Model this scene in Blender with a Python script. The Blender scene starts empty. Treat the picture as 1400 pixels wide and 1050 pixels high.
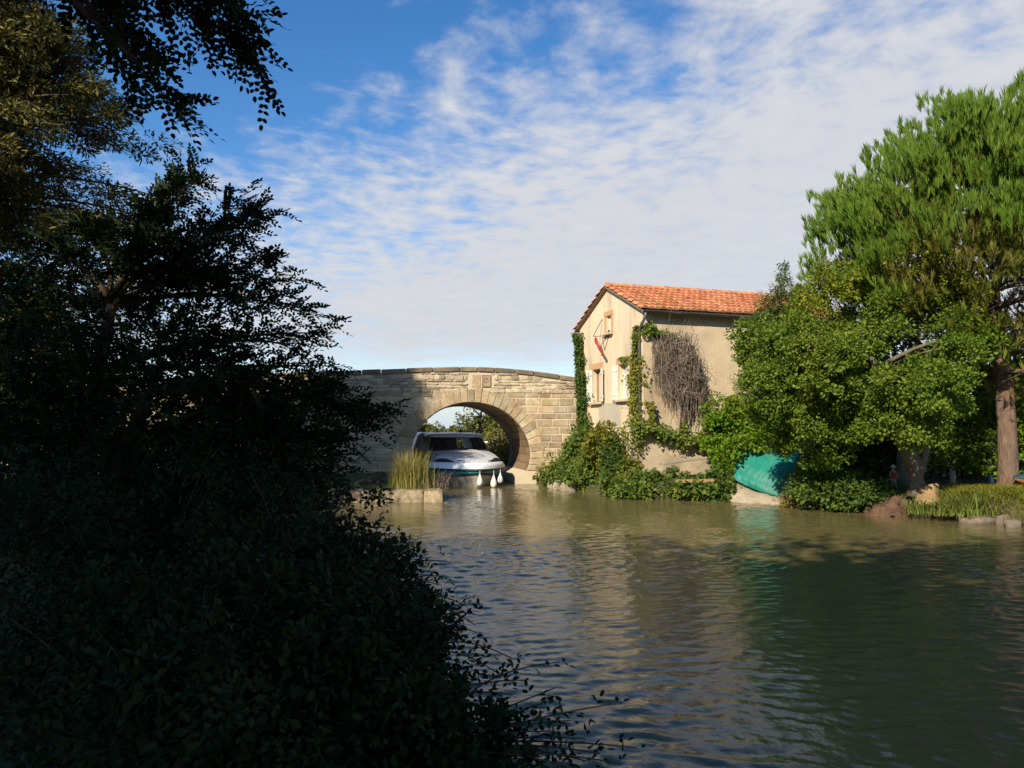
import bpy, math, random
import numpy as np
from mathutils import Vector, Matrix
from mathutils.geometry import tessellate_polygon

R = math.radians
rng = np.random.default_rng(11)
random.seed(5)
scn = bpy.context.scene
col = scn.collection

# ------------------------------------------------------------------ camera
CAM = np.array([0.0, 0.0, 2.2])
PITCH = R(3.5)
FPX = 1058.0
cd = bpy.data.cameras.new('camera')
cd.sensor_width = 36.0
cd.lens = 36.0 * FPX / 1400.0
cd.clip_start = 0.05
cd.clip_end = 20000.0
cam = bpy.data.objects.new('camera', cd)
col.objects.link(cam)
cam.location = CAM
cam.rotation_euler = (R(90) + PITCH, 0, 0)
scn.camera = cam

# ------------------------------------------------------------------ light
SUN_EL, SUN_AZ = R(33), R(31)          # azimuth: to the left of straight behind the camera
sdir = Vector((-math.sin(SUN_AZ) * math.cos(SUN_EL), -math.cos(SUN_AZ) * math.cos(SUN_EL), math.sin(SUN_EL)))
sl = bpy.data.lights.new('sun', 'SUN')
sl.energy = 5.0
sl.angle = R(0.5)
sl.color = (1.0, 0.90, 0.74)
so = bpy.data.objects.new('sun', sl)
col.objects.link(so)
so.rotation_euler = sdir.to_track_quat('Z', 'Y').to_euler()
scn.view_settings.view_transform = 'Standard'
scn.view_settings.look = 'None'
scn.view_settings.exposure = 0.6
scn.view_settings.gamma = 1.0
scn.cycles.max_bounces = 6
scn.cycles.diffuse_bounces = 3
scn.cycles.glossy_bounces = 3
scn.cycles.transmission_bounces = 4
scn.cycles.transparent_max_bounces = 8


class NT:
    """tiny node-tree writer"""
    def __init__(s, tree):
        s.t = tree
        tree.nodes.clear()

    def n(s, typ, **kw):
        nd = s.t.nodes.new(typ)
        for k, v in kw.items():
            if k.startswith('i_'):
                key = k[2:]
                key = int(key) if key.isdigit() else key.replace('__', ' ')
                if isinstance(v, bpy.types.NodeSocket):
                    s.t.links.new(v, nd.inputs[key])
                else:
                    nd.inputs[key].default_value = v
            else:
                setattr(nd, k, v)
        return nd

    def math(s, op, a, b=None, c=None, clamp=False):
        nd = s.t.nodes.new('ShaderNodeMath')
        nd.operation = op
        nd.use_clamp = clamp
        for i, v in enumerate((a, b, c)):
            if v is None:
                continue
            if isinstance(v, bpy.types.NodeSocket):
                s.t.links.new(v, nd.inputs[i])
            else:
                nd.inputs[i].default_value = v
        return nd.outputs[0]

    def mix(s, f, a, b, blend='MIX'):
        nd = s.t.nodes.new('ShaderNodeMix')
        nd.data_type = 'RGBA'
        nd.blend_type = blend
        for key, v in ((0, f), (6, a), (7, b)):
            if isinstance(v, bpy.types.NodeSocket):
                s.t.links.new(v, nd.inputs[key])
            elif key == 0:
                nd.inputs[0].default_value = v
            else:
                nd.inputs[key].default_value = (v[0], v[1], v[2], 1)
        return nd.outputs[2]

    def ramp(s, f, stops):
        nd = s.t.nodes.new('ShaderNodeValToRGB')
        el = nd.color_ramp.elements
        while len(el) < len(stops):
            el.new(0.5)
        for e, (p, c) in zip(el, stops):
            e.position = p
            e.color = (c[0], c[1], c[2], 1) if not isinstance(c, (int, float)) else (c, c, c, 1)
        s.t.links.new(f, nd.inputs[0])
        return nd.outputs[0]

    def noise(s, vec, scale, detail=4, rough=0.55):
        nd = s.n('ShaderNodeTexNoise', i_Scale=scale, i_Detail=detail, i_Roughness=rough)
        if vec is not None:
            s.t.links.new(vec, nd.inputs['Vector'])
        return nd.outputs['Fac']

    def link(s, a, b):
        s.t.links.new(a, b)


# ------------------------------------------------------------------ sky
w = bpy.data.worlds.new('World')
scn.world = w
w.use_nodes = True
k = NT(w.node_tree)
sky = k.n('ShaderNodeTexSky', sky_type='NISHITA', sun_disc=False, sun_elevation=SUN_EL, sun_rotation=R(180) + SUN_AZ,
          air_density=1.0, dust_density=0.3, ozone_density=2.5, altitude=100)
hs = k.n('ShaderNodeHueSaturation', i_Hue=0.504, i_Saturation=1.3, i_Value=1.12, i_Color=sky.outputs[0])
gm = k.n('ShaderNodeGamma', i_Gamma=1.0, i_Color=hs.outputs[0])
tc = k.n('ShaderNodeTexCoord')
sp = k.n('ShaderNodeSeparateXYZ', i_0=tc.outputs['Generated'])
dx, dy, dz = sp.outputs
zc = k.math('ADD', k.math('MAXIMUM', dz, 0.0), 0.10)
uv = k.n('ShaderNodeCombineXYZ', i_0=k.math('DIVIDE', dx, zc), i_1=k.math('DIVIDE', dy, zc), i_2=0.0).outputs[0]
warp = k.n('ShaderNodeTexNoise', i_Scale=2.0, i_Detail=2.0, i_Vector=uv)
uvw = k.n('ShaderNodeMixRGB', blend_type='ADD', i_0=0.18, i_1=uv, i_2=warp.outputs['Color']).outputs[0]
fine = k.noise(uvw, 10.0, 5, 0.58)
big = k.noise(uv, 1.1, 4, 0.55)
mid = k.noise(uvw, 2.6, 4, 0.6)
m = k.math('ADD', k.math('MULTIPLY', dx, 0.46), 0.375)
m = k.math('SUBTRACT', m, dz)
m = k.math('ADD', m, k.math('MULTIPLY', k.math('SUBTRACT', dy, 0.88), 0.35))
den = k.math('MULTIPLY', m, 3.0)
den = k.math('ADD', den, k.math('MULTIPLY', k.math('SUBTRACT', fine, 0.5), 1.6))
den = k.math('ADD', den, k.math('MULTIPLY', k.math('SUBTRACT', big, 0.5), 0.8))
den = k.math('ADD', den, k.math('MULTIPLY', k.math('SUBTRACT', mid, 0.5), 0.9))
den = k.math('ADD', den, 0.44)
dd = k.n('ShaderNodeMapRange', interpolation_type='SMOOTHSTEP', i_0=den, i_1=-0.05, i_2=1.0, i_3=0.0, i_4=0.96).outputs[0]
# thin cloud fades out just over the horizon
hz = k.n('ShaderNodeMapRange', interpolation_type='SMOOTHSTEP', i_0=k.math('ADD', dz, k.math('MULTIPLY', k.math('SUBTRACT', mid, 0.5), 0.08)),
         i_1=0.05, i_2=0.13, i_3=0.35, i_4=1.0).outputs[0]
dd = k.math('MULTIPLY', dd, hz)
cc = k.ramp(k.math('ADD', k.math('MULTIPLY', fine, 0.6), k.math('MULTIPLY', mid, 0.4)), [(0.3, (4.2, 4.28, 4.55)), (0.7, (4.75, 4.8, 5.0))])
cmix = k.mix(dd, gm.outputs[0], cc)
hzf = k.n('ShaderNodeMapRange', i_0=dz, i_1=0.0, i_2=0.09, i_3=0.9, i_4=0.0).outputs[0]
cmix = k.mix(hzf, cmix, (3.9, 4.5, 5.3))
bg = k.n('ShaderNodeBackground', i_Color=cmix, i_Strength=0.10)
k.n('ShaderNodeOutputWorld', i_Surface=bg.outputs[0])

# ------------------------------------------------------------------ geometry helpers
cp, spn = math.cos(PITCH), math.sin(PITCH)


def ray(px, py):
    u, v = (px - 700) / FPX, (525 - py) / FPX
    return np.array([u, cp - v * spn, spn + v * cp])


def pt(px, py, Y):
    """the point of the place seen at photo pixel (px, py) at distance Y ahead"""
    d = ray(px, py)
    return CAM + d * (Y / d[1])


def hit(px, py, P0, n):
    d = ray(px, py)
    n = np.asarray(n, float)
    return CAM + d * (np.dot(np.asarray(P0) - CAM, n) / np.dot(d, n))


def el(px, py, Y, rx, ry, rz):
    c = pt(px, py, Y)
    return (c[0], c[1], c[2], rx, ry, rz)


def unit(v):
    v = np.asarray(v, float)
    return v / (np.linalg.norm(v, axis=-1, keepdims=True) + 1e-9)


def link(o, parent=None):
    col.objects.link(o)
    if parent is not None:
        o.parent = parent
        o.matrix_parent_inverse = parent.matrix_basis.inverted()
    return o


def meshobj(name, V, F, mat, parent=None, smooth=False, tri=None):
    """V (n,3) array, F (m,k) array or list of tuples -> ONE mesh object in world coordinates"""
    me = bpy.data.meshes.new(name)
    V = np.asarray(V, dtype=np.float32)
    if isinstance(F, np.ndarray):
        m_, c_ = F.shape
        me.vertices.add(len(V))
        me.vertices.foreach_set('co', V.ravel())
        me.loops.add(m_ * c_)
        me.loops.foreach_set('vertex_index', F.astype(np.int32).ravel())
        me.polygons.add(m_)
        me.polygons.foreach_set('loop_start', np.arange(0, m_ * c_, c_, dtype=np.int32))
        me.update(calc_edges=True)
    else:
        me.from_pydata(V.tolist(), [], F)
    if smooth:
        me.polygons.foreach_set('use_smooth', [True] * len(me.polygons))
    if mat is not None:
        me.materials.append(mat)
    me.update()
    return link(bpy.data.objects.new(name, me), parent)


def thing(name, label, cat, loc=(0, 0, 0), group=None):
    o = bpy.data.objects.new(name, None)
    o.empty_display_size = 0.2
    col.objects.link(o)
    o.location = [float(c) for c in loc]
    o['label'] = label
    o['category'] = cat
    if group:
        o['group'] = group
    bpy.context.view_layer.update()
    return o


def tag(o, label, cat, group=None, kind=None):
    o['label'] = label
    o['category'] = cat
    if group:
        o['group'] = group
    if kind:
        o['kind'] = kind
    return o


class MB:
    def __init__(s):
        s.v, s.f = [], []

    def add(s, V, F):
        b = len(s.v)
        s.v.extend([tuple(map(float, p)) for p in V])
        s.f.extend([tuple(int(i) + b for i in f) for f in F])

    def box(s, c, size, ax=None, bev=0.0):
        c = np.asarray(c, float)
        ax = np.eye(3) if ax is None else np.asarray(ax, float)
        h = np.asarray(size, float) / 2
        if bev <= 0:
            V = [c + ax[0] * sx * h[0] + ax[1] * sy * h[1] + ax[2] * sz * h[2] for sz in (-1, 1) for sy in (-1, 1) for sx in (-1, 1)]
            s.add(V, [(0, 2, 3, 1), (4, 5, 7, 6), (0, 1, 5, 4), (2, 6, 7, 3), (0, 4, 6, 2), (1, 3, 7, 5)])
        else:
            hb = h - bev
            V, F, idx = [], [], {}
            for sx in (-1, 1):
                for sy in (-1, 1):
                    for sz in (-1, 1):
                        for a in range(3):
                            o = [hb[0] * sx, hb[1] * sy, hb[2] * sz]
                            o[a] = h[a] * (sx, sy, sz)[a]
                            idx[(sx, sy, sz, a)] = len(V)
                            V.append(c + ax[0] * o[0] + ax[1] * o[1] + ax[2] * o[2])
            I = lambda x, y, z, a: idx[(x, y, z, a)]
            for q in (-1, 1):
                F.append([I(q, -1, -1, 0), I(q, 1, -1, 0), I(q, 1, 1, 0), I(q, -1, 1, 0)])
                F.append([I(-1, q, -1, 1), I(1, q, -1, 1), I(1, q, 1, 1), I(-1, q, 1, 1)])
                F.append([I(-1, -1, q, 2), I(1, -1, q, 2), I(1, 1, q, 2), I(-1, 1, q, 2)])
                for r in (-1, 1):
                    F.append([I(-1, q, r, 1), I(1, q, r, 1), I(1, q, r, 2), I(-1, q, r, 2)])
                    F.append([I(q, -1, r, 0), I(q, 1, r, 0), I(q, 1, r, 2), I(q, -1, r, 2)])
                    F.append([I(q, r, -1, 0), I(q, r, 1, 0), I(q, r, 1, 1), I(q, r, -1, 1)])
                    for t in (-1, 1):
                        F.append([I(q, r, t, 0), I(q, r, t, 1), I(q, r, t, 2)])
            s.add(V, F)

    def tube(s, path, rad, n=8, cap=True):
        P = np.asarray(path, float)
        m_ = len(P)
        rad = np.broadcast_to(np.asarray(rad, float), (m_,))
        T = unit(np.gradient(P, axis=0))
        a = np.array([0, 0, 1.0]) if abs(T[0][2]) < 0.9 else np.array([1.0, 0, 0])
        X = unit(np.cross(a, T[0]))
        V = []
        for i in range(m_):
            X = unit(X - T[i] * np.dot(X, T[i]))
            Y = np.cross(T[i], X)
            for j in range(n):
                th = 2 * math.pi * j / n
                V.append(P[i] + rad[i] * (math.cos(th) * X + math.sin(th) * Y))
        F = [(i * n + j, i * n + (j + 1) % n, (i + 1) * n + (j + 1) % n, (i + 1) * n + j) for i in range(m_ - 1) for j in range(n)]
        if cap:
            F += [tuple(range(n))[::-1], tuple((m_ - 1) * n + j for j in range(n))]
        s.add(V, F)

    def lathe(s, prof, c, n=16, ax=None):
        c = np.asarray(c, float)
        ax = np.eye(3) if ax is None else ax
        V = []
        for r, z in prof:
            for j in range(n):
                th = 2 * math.pi * j / n
                V.append(c + ax[0] * r * math.cos(th) + ax[1] * r * math.sin(th) + ax[2] * z)
        m_ = len(prof)
        F = [(i * n + j, i * n + (j + 1) % n, (i + 1) * n + (j + 1) % n, (i + 1) * n + j) for i in range(m_ - 1) for j in range(n)]
        F += [tuple(range(n))[::-1], tuple((m_ - 1) * n + j for j in range(n))]
        s.add(V, F)

    def build(s, name, mat, parent=None, smooth=False):
        return meshobj(name, np.array(s.v, dtype=np.float32).reshape(-1, 3), s.f, mat, parent, smooth)


def bez(a, b, c, n=8):
    t = np.linspace(0, 1, n)[:, None]
    return (1 - t) ** 2 * np.asarray(a) + 2 * t * (1 - t) * np.asarray(b) + t ** 2 * np.asarray(c)


# ------------------------------------------------------------------ materials
def mat_new(name):
    mt = bpy.data.materials.new(name)
    mt.use_nodes = True
    return mt, NT(mt.node_tree)


def surf(name, c1, c2=None, scale=3.0, rough=0.8, bump=0.0, bscale=20.0, island=0.0, c3=None, s3=0.5, metal=0.0, spec=0.3, stretch=None, bdist=0.02, detail=5):
    """noise-mottled surface: c1..c2 by noise, c3 in large patches, island = per-piece brightness spread"""
    mt, k = mat_new(name)
    tc = k.n('ShaderNodeTexCoord').outputs['Object']
    vec = tc
    if stretch:
        vec = k.n('ShaderNodeMapping', i_Vector=tc, i_Scale=stretch).outputs[0]
    c = None
    c2 = c2 or c1
    f = k.n('ShaderNodeMapRange', i_0=k.noise(vec, scale, detail, 0.62), i_1=0.3, i_2=0.7).outputs[0]
    c = k.mix(f, c1, c2)
    if c3:
        f3 = k.n('ShaderNodeMapRange', i_0=k.noise(vec, s3, 5, 0.6), i_1=0.48, i_2=0.68).outputs[0]
        c = k.mix(f3, c, c3)
    if island:
        rp = k.n('ShaderNodeNewGeometry').outputs['Random Per Island']
        c = k.n('ShaderNodeHueSaturation', i_Color=c, i_Value=k.n('ShaderNodeMapRange', i_0=rp, i_3=1 - island, i_4=1 + island).outputs[0],
                i_Hue=k.n('ShaderNodeMapRange', i_0=k.math('FRACT', k.math('MULTIPLY', rp, 7.3)), i_3=0.488, i_4=0.508).outputs[0]).outputs[0]
    p = k.n('ShaderNodeBsdfPrincipled', i_Roughness=rough, i_Metallic=metal)
    p.inputs['Specular IOR Level'].default_value = spec
    k.link(c, p.inputs['Base Color'])
    if bump:
        b = k.n('ShaderNodeBump', i_Strength=bump, i_Distance=bdist, i_Height=k.noise(vec, bscale, 6, 0.65))
        k.link(b.outputs[0], p.inputs['Normal'])
    k.n('ShaderNodeOutputMaterial', i_Surface=p.outputs[0])
    return mt


def leafmat(name, c1, c2, c3=None, trans=0.3, s3=0.7, rough=0.55, spec=0.15):
    mt, k = mat_new(name)
    geo = k.n('ShaderNodeNewGeometry')
    rp = geo.outputs['Random Per Island']
    tc = k.n('ShaderNodeTexCoord').outputs['Object']
    c = k.mix(rp, c1, c2)
    if c3:
        f3 = k.n('ShaderNodeMapRange', i_0=k.math('ADD', k.noise(tc, s3, 3), k.math('MULTIPLY', k.math('SUBTRACT', k.math('FRACT', k.math('MULTIPLY', rp, 13.7)), 0.5), 0.3)), i_1=0.45, i_2=0.7).outputs[0]
        c = k.mix(f3, c, c3)
    p = k.n('ShaderNodeBsdfPrincipled', i_Roughness=rough)
    p.inputs['Specular IOR Level'].default_value = spec
    k.link(c, p.inputs['Base Color'])
    tr = k.n('ShaderNodeBsdfTranslucent', i_Color=k.mix(0.5, c, (c2[0] * 1.3, c2[1] * 1.3, c2[2] * 0.8)))
    mx = k.n('ShaderNodeMixShader', i_0=trans)
    k.link(p.outputs[0], mx.inputs[1])
    k.link(tr.outputs[0], mx.inputs[2])
    k.n('ShaderNodeOutputMaterial', i_Surface=mx.outputs[0])
    return mt


M = {}
M['mortar'] = surf('mortar', (.57, .475, .325), (.47, .385, .255), 2.5, .95, .6, 30, c3=(.46, .38, .24), s3=.6)
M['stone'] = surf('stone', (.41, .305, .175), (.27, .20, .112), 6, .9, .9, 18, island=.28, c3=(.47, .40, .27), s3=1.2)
M['rubble'] = surf('rubble', (.46, .38, .255), (.28, .225, .145), 6, .95, .9, 14, island=.4)
M['coping'] = surf('coping', (.24, .18, .11), (.15, .12, .08), 4, .95, .7, 16, island=.25, c3=(.10, .09, .06), s3=1.5)
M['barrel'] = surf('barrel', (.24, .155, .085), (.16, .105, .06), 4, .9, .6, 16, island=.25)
M['quay'] = surf('quay', (.46, .36, .22), (.17, .13, .08), 5, .95, 1.0, 9, island=.25, c3=(.10, .085, .055), s3=2.2, bdist=.05, detail=8)
M['iron'] = surf('iron', (.06, .035, .025), (.10, .05, .03), 12, .8)
M['gable'] = surf('gable', (.66, .525, .35), (.58, .455, .30), 2.2, .92, .35, 40, c3=(.40, .33, .23), s3=1.3, stretch=(1, 1, .22))
M['side'] = surf('side', (.63, .495, .325), (.51, .40, .255), 2.0, .95, .9, 26, c3=(.37, .285, .175), s3=.45, bdist=.03)
M['lowwall'] = surf('lowwall', (.52, .42, .28), (.40, .31, .20), 3, .95, .6, 20, c3=(.27, .22, .14), s3=1.2)
M['panel'] = surf('panel', (.38, .34, .26), (.44, .38, .27), 3, .9, .2, 40)
M['brick'] = surf('brick', (.50, .31, .16), (.42, .24, .115), 6, .9, .3, 30)
M['white_wood'] = surf('white_wood', (.62, .58, .48), (.50, .46, .37), 5, .7, .2, 40)
M['wood'] = surf('wood', (.33, .17, .07), (.24, .12, .05), 6, .7)
M['tile'] = surf('tile', (.54, .235, .11), (.43, .17, .075), 5, .85, .4, 30, island=.22, c3=(.52, .28, .14), s3=1.1)
M['gutter'] = surf('gutter', (.13, .14, .14), (.09, .10, .10), 6, .45, metal=.3)
M['genoise'] = surf('genoise', (.52, .43, .30), (.40, .31, .2), 6, .9)
M['dark'] = surf('dark', (.02, .02, .022), None, 3, .6)
M['curtain'] = surf('curtain', (.5, .49, .46), (.4, .4, .38), 5, .9)
M['gelcoat'] = surf('gelcoat', (.80, .80, .78), (.74, .73, .70), 3, .3, spec=.5)
M['deckgrey'] = surf('deckgrey', (.58, .58, .59), (.52, .52, .53), 6, .45, spec=.5)
M['hull'] = surf('hull', (.62, .58, .49), (.45, .40, .31), 2.5, .4, spec=.5, c3=(.38, .33, .24), s3=1.2)
M['teal'] = surf('teal', (.02, .27, .28), (.02, .21, .23), 4, .35, spec=.5)
M['black'] = surf('black', (.015, .015, .017), (.03, .03, .03), 6, .45)
M['fender'] = surf('fender', (.74, .71, .64), (.60, .56, .48), 6, .45)
M['rope'] = surf('rope', (.55, .52, .45), None, 8, .9)
M['red'] = surf('red', (.40, .045, .03), (.28, .035, .03), 5, .8)
M['tarp'] = surf('tarp', (.009, .19, .14), (.010, .15, .11), 3, .55, .4, 14, spec=.3, c3=(.05, .17, .125), s3=1.0)
M['concrete'] = surf('concrete', (.36, .30, .21), (.22, .18, .12), 4, .95, .6, 18)
M['bark'] = surf('bark', (.115, .075, .05), (.06, .04, .028), 5, .95, 1.0, 9, stretch=(1, 1, .3), bdist=.05)
M['pinebark'] = surf('pinebark', (.25, .165, .115), (.10, .066, .047), 9, .95, 1.0, 11, stretch=(1, 1, .28), bdist=.12, c3=(.17, .10, .06), s3=1.5)
M['greybark'] = surf('greybark', (.16, .13, .09), (.09, .075, .05), 5, .95, .8, 9, stretch=(1, 1, .4), bdist=.04)
M['deadtwig'] = surf('deadtwig', (.21, .165, .125), (.12, .09, .065), 6, .95, island=.45)
M['drygrass'] = leafmat('drygrass', (.30, .24, .06), (.18, .18, .04), (.36, .29, .09), .25)
M['bankgrass'] = leafmat('bankgrass', (.20, .21, .025), (.30, .27, .04), (.14, .17, .025), .3)
M['reedgreen'] = leafmat('reedgreen', (.12, .17, .03), (.20, .22, .05), None, .3)
M['clay'] = surf('clay', (.15, .08, .05), (.08, .045, .03), 3, .95, 1.0, 8, bdist=.06)
M['logcut'] = surf('logcut', (.36, .235, .115), (.24, .15, .07), 9, .9, .9, 14)
M['rock'] = surf('rock', (.20, .16, .11), (.10, .08, .055), 5, .95, 1.0, 9, island=.15)
M['soil'] = surf('soil', (.055, .045, .025), (.08, .07, .03), 3, 1.0, .8, 8, c3=(.05, .07, .02), s3=.8)
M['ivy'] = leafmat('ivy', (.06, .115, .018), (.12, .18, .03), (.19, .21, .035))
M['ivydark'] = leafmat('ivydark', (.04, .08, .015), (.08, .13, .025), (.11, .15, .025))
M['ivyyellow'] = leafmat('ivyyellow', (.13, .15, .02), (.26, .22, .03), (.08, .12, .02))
M['climber'] = leafmat('climber', (.07, .16, .010), (.13, .22, .014), (.20, .24, .02))
M['maple'] = leafmat('maple', (.08, .14, .014), (.14, .21, .022), (.19, .23, .03), .35)
M['bay'] = leafmat('bay', (.055, .10, .02), (.10, .15, .03), (.14, .17, .035))
M['yellowtree'] = leafmat('yellowtree', (.17, .20, .018), (.25, .26, .026), (.12, .17, .02), .35)
M['pine'] = leafmat('pine', (.075, .15, .014), (.135, .22, .025), (.16, .22, .028), .25)
M['pineolive'] = leafmat('pineolive', (.13, .16, .022), (.20, .21, .032), (.20, .16, .04), .3)  # yellower olive tone for the lower and inner needles
M['conifer'] = leafmat('conifer', (.045, .045, .012), (.17, .14, .028), (.025, .032, .009), .10, s3=1.7)  # bright leaves and dark patches put highlights and shade into the leaf colour
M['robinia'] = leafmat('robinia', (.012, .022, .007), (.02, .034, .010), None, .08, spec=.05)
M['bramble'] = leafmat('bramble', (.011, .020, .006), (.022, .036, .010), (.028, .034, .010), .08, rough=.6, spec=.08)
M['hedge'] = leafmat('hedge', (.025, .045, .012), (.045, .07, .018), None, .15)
M['fartree'] = leafmat('fartree', (.07, .10, .02), (.14, .15, .03), (.20, .18, .04))
M['fargold'] = leafmat('fargold', (.18, .14, .03), (.28, .20, .05), (.12, .13, .03))
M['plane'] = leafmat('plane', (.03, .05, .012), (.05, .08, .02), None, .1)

mt, k = mat_new('water')
tcw = k.n('ShaderNodeNewGeometry').outputs['Position']
n2 = k.noise(tcw, 13.0, 4, 0.55)
bp = k.n('ShaderNodeBump', i_Strength=0.4, i_Distance=0.012, i_Height=n2)
cw = k.mix(k.noise(tcw, 0.25, 3), (.138, .11, .047), (.108, .086, .036))
p = k.n('ShaderNodeBsdfPrincipled', i_Roughness=0.035, i_IOR=1.32, i_Normal=bp.outputs[0])
k.link(cw, p.inputs['Base Color'])
k.n('ShaderNodeOutputMaterial', i_Surface=p.outputs[0])
M['water'] = mt

mt, k = mat_new('window_glass')
g = k.n('ShaderNodeBsdfGlossy', i_Roughness=.03, i_Color=(.9, .95, 1, 1))
t_ = k.n('ShaderNodeBsdfTransparent', i_Color=(.35, .42, .48, 1))
fr = k.n('ShaderNodeFresnel', i_IOR=1.5)
mx = k.n('ShaderNodeMixShader')
k.link(k.math('ADD', fr.outputs[0], .03), mx.inputs[0])
k.link(t_.outputs[0], mx.inputs[1])
k.link(g.outputs[0], mx.inputs[2])
k.n('ShaderNodeOutputMaterial', i_Surface=mx.outputs[0])
M['glass'] = mt

# ground: grassy earth near, fields and woods far
mt, k = mat_new('ground')
pos = k.n('ShaderNodeNewGeometry').outputs['Position']
f1 = k.n('ShaderNodeMapRange', i_0=k.noise(pos, 1.2, 6, .65), i_1=.35, i_2=.65).outputs[0]
c = k.mix(f1, (.05, .055, .02), (.10, .085, .04))
f2 = k.n('ShaderNodeMapRange', i_0=k.noise(pos, .01, 4, .6), i_1=.4, i_2=.6).outputs[0]
far = k.n('ShaderNodeMapRange', i_0=k.n('ShaderNodeVectorMath', operation='LENGTH', i_0=pos).outputs['Value'], i_1=80, i_2=200).outputs[0]
c = k.mix(k.math('MULTIPLY', far, f2), c, (.10, .12, .07))
b = k.n('ShaderNodeBump', i_Strength=.8, i_Distance=.05, i_Height=k.noise(pos, 9, 6, .7))
p = k.n('ShaderNodeBsdfPrincipled', i_Roughness=1.0, i_Normal=b.outputs[0])
p.inputs['Specular IOR Level'].default_value = 0.1
k.link(c, p.inputs['Base Color'])
k.n('ShaderNodeOutputMaterial', i_Surface=p.outputs[0])
M['ground'] = mt


# ------------------------------------------------------------------ foliage helpers
def rnd(n):
    return unit(rng.normal(size=(n, 3)))


def leaf_geo(pos, ax, nrm, L, W, six=False, fold=0.15):
    """one folded leaf per row -> V, F"""
    ax = unit(ax)
    sd = unit(np.cross(ax, nrm))
    nr = np.cross(sd, ax)
    n = len(pos)
    L = np.broadcast_to(np.asarray(L, float), (n,))[:, None]
    W = np.broadcast_to(np.asarray(W, float), (n,))[:, None]
    if not six:
        V = np.stack([pos, pos + ax * L * .5 + sd * W * .5 + nr * W * fold, pos + ax * L, pos + ax * L * .5 - sd * W * .5 + nr * W * fold], 1)
        c = 4
    else:
        V = np.stack([pos, pos + ax * L * .28 + sd * W * .45 + nr * W * fold, pos + ax * L * .68 + sd * W * .42 + nr * W * fold, pos + ax * L,
                      pos + ax * L * .68 - sd * W * .42 + nr * W * fold, pos + ax * L * .28 - sd * W * .45 + nr * W * fold], 1)
        c = 6
    return V.reshape(-1, 3), np.arange(n * c).reshape(n, c)


class Leaves:
    def __init__(s):
        s.V, s.F, s.n = [], [], 0

    def add(s, *a, **kw):
        V, F = leaf_geo(*a, **kw)
        s.V.append(V)
        s.F.append(F + s.n)
        s.n += len(V)

    def build(s, name, mat, parent=None):
        return meshobj(name, np.concatenate(s.V), np.concatenate(s.F), mat, parent)


def ell_points(ells, n, shell=.55, top=0.0):
    """n points in a union of ellipsoids (cx,cy,cz,rx,ry,rz), biased to their outside"""
    E = np.array(ells, float)
    wt = (E[:, 3] * E[:, 4] * E[:, 5]) ** (2 / 3)
    i = rng.choice(len(E), n, p=wt / wt.sum())
    d = rnd(n)
    if top:
        d[:, 2] += top * np.abs(d[:, 2])
        d = unit(d)
    r = shell + (1 - shell) * rng.random(n)
    return E[i, :3] + d * E[i, 3:6] * r[:, None], d


def clump(lv, cen, out, rad, n_per, L, W, flat=.7, up=.35, six=False):
    """n_per leaves in a lump round each centre"""
    n = len(cen) * n_per
    c = np.repeat(cen, n_per, 0)
    o = np.repeat(out, n_per, 0)
    rd = np.repeat(np.broadcast_to(rad, (len(cen),)), n_per)
    q = rnd(n) * (rng.random(n) ** .45 * rd)[:, None]
    q[:, 2] *= flat
    ax = unit(unit(q) * .8 + o * .4 + rnd(n) * .8 + np.array([0, 0, -.15]))
    nr = unit(rnd(n) * .8 + o * .4 + np.array([0, 0, up + .35]))
    s = rng.uniform(.65, 1.25, n) * np.repeat(rng.uniform(.72, 1.22, len(cen)), n_per)
    lv.add(c + q, ax, nr, L * s, W * s, six=six)


def limbs(mb, trunk, cen, r0=.07, r1=.012, keep=.5, n=7, sides=5, droop=.0):
    """curved limbs from the upper trunk path to crown centres"""
    T = np.asarray(trunk, float)
    for c in cen:
        if rng.random() > keep:
            continue
        dist = np.linalg.norm(T - c, axis=1) + np.where(T[:, 2] > c[2], 1.5, 0)
        j = int(np.argmin(dist))
        a = T[j]
        mid = (a + c) / 2 + np.array([0, 0, .18 * np.linalg.norm(c - a) - droop]) + rng.normal(size=3) * .12
        mb.tube(bez(a, mid, c, n), np.linspace(r0, r1, n), sides)


def tree(name, label, cat, base, trunk_pts, trunk_r, ells, n_cl, n_per, rad, L, W, lm, bm, group=None, shell=.5, keep=.5, six=False, flat=.7, r0=.07, up=.35, lumps=0, lrad=.6):
    t = thing(name, label, cat, base, group)
    mb = MB()
    P = np.asarray(trunk_pts, float)
    tt = np.linspace(0, 1, len(P))
    ts = np.linspace(0, 1, 12)
    path = np.stack([np.interp(ts, tt, P[:, i]) for i in range(3)], 1)
    path[1:-1, :2] += rng.normal(size=(10, 2)) * trunk_r * .15
    rad_t = np.interp(ts, [0, .06, .5, 1], [trunk_r * 1.35, trunk_r, trunk_r * .75, trunk_r * .25])
    mb.tube(path, rad_t, 10)
    if lumps:
        c1, o1 = ell_points(ells, lumps, shell)
        limbs(mb, path[4:], c1, r0, .012, keep)
        q_ = n_cl // lumps
        dd_ = unit(rnd(lumps * q_) + np.repeat(o1, q_, 0) * .5 + [0, 0, .25])
        lr = np.repeat(lrad * rng.uniform(.6, 1.35, lumps), q_)
        cen = np.repeat(c1, q_, 0) + dd_ * (lr * rng.uniform(.5, 1.1, lumps * q_))[:, None] * [1, 1, .75]
        out = dd_
        n_cl = lumps * q_
    else:
        cen, out = ell_points(ells, n_cl, shell)
        limbs(mb, path[4:], cen, r0, .012, keep)
    mb.build('trunk', bm, t, True)
    lv = Leaves()
    clump(lv, cen, out, rad * rng.uniform(.7, 1.3, n_cl), n_per, L, W, flat, up, six)
    lv.build('crown', lm, t)
    return t


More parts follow.
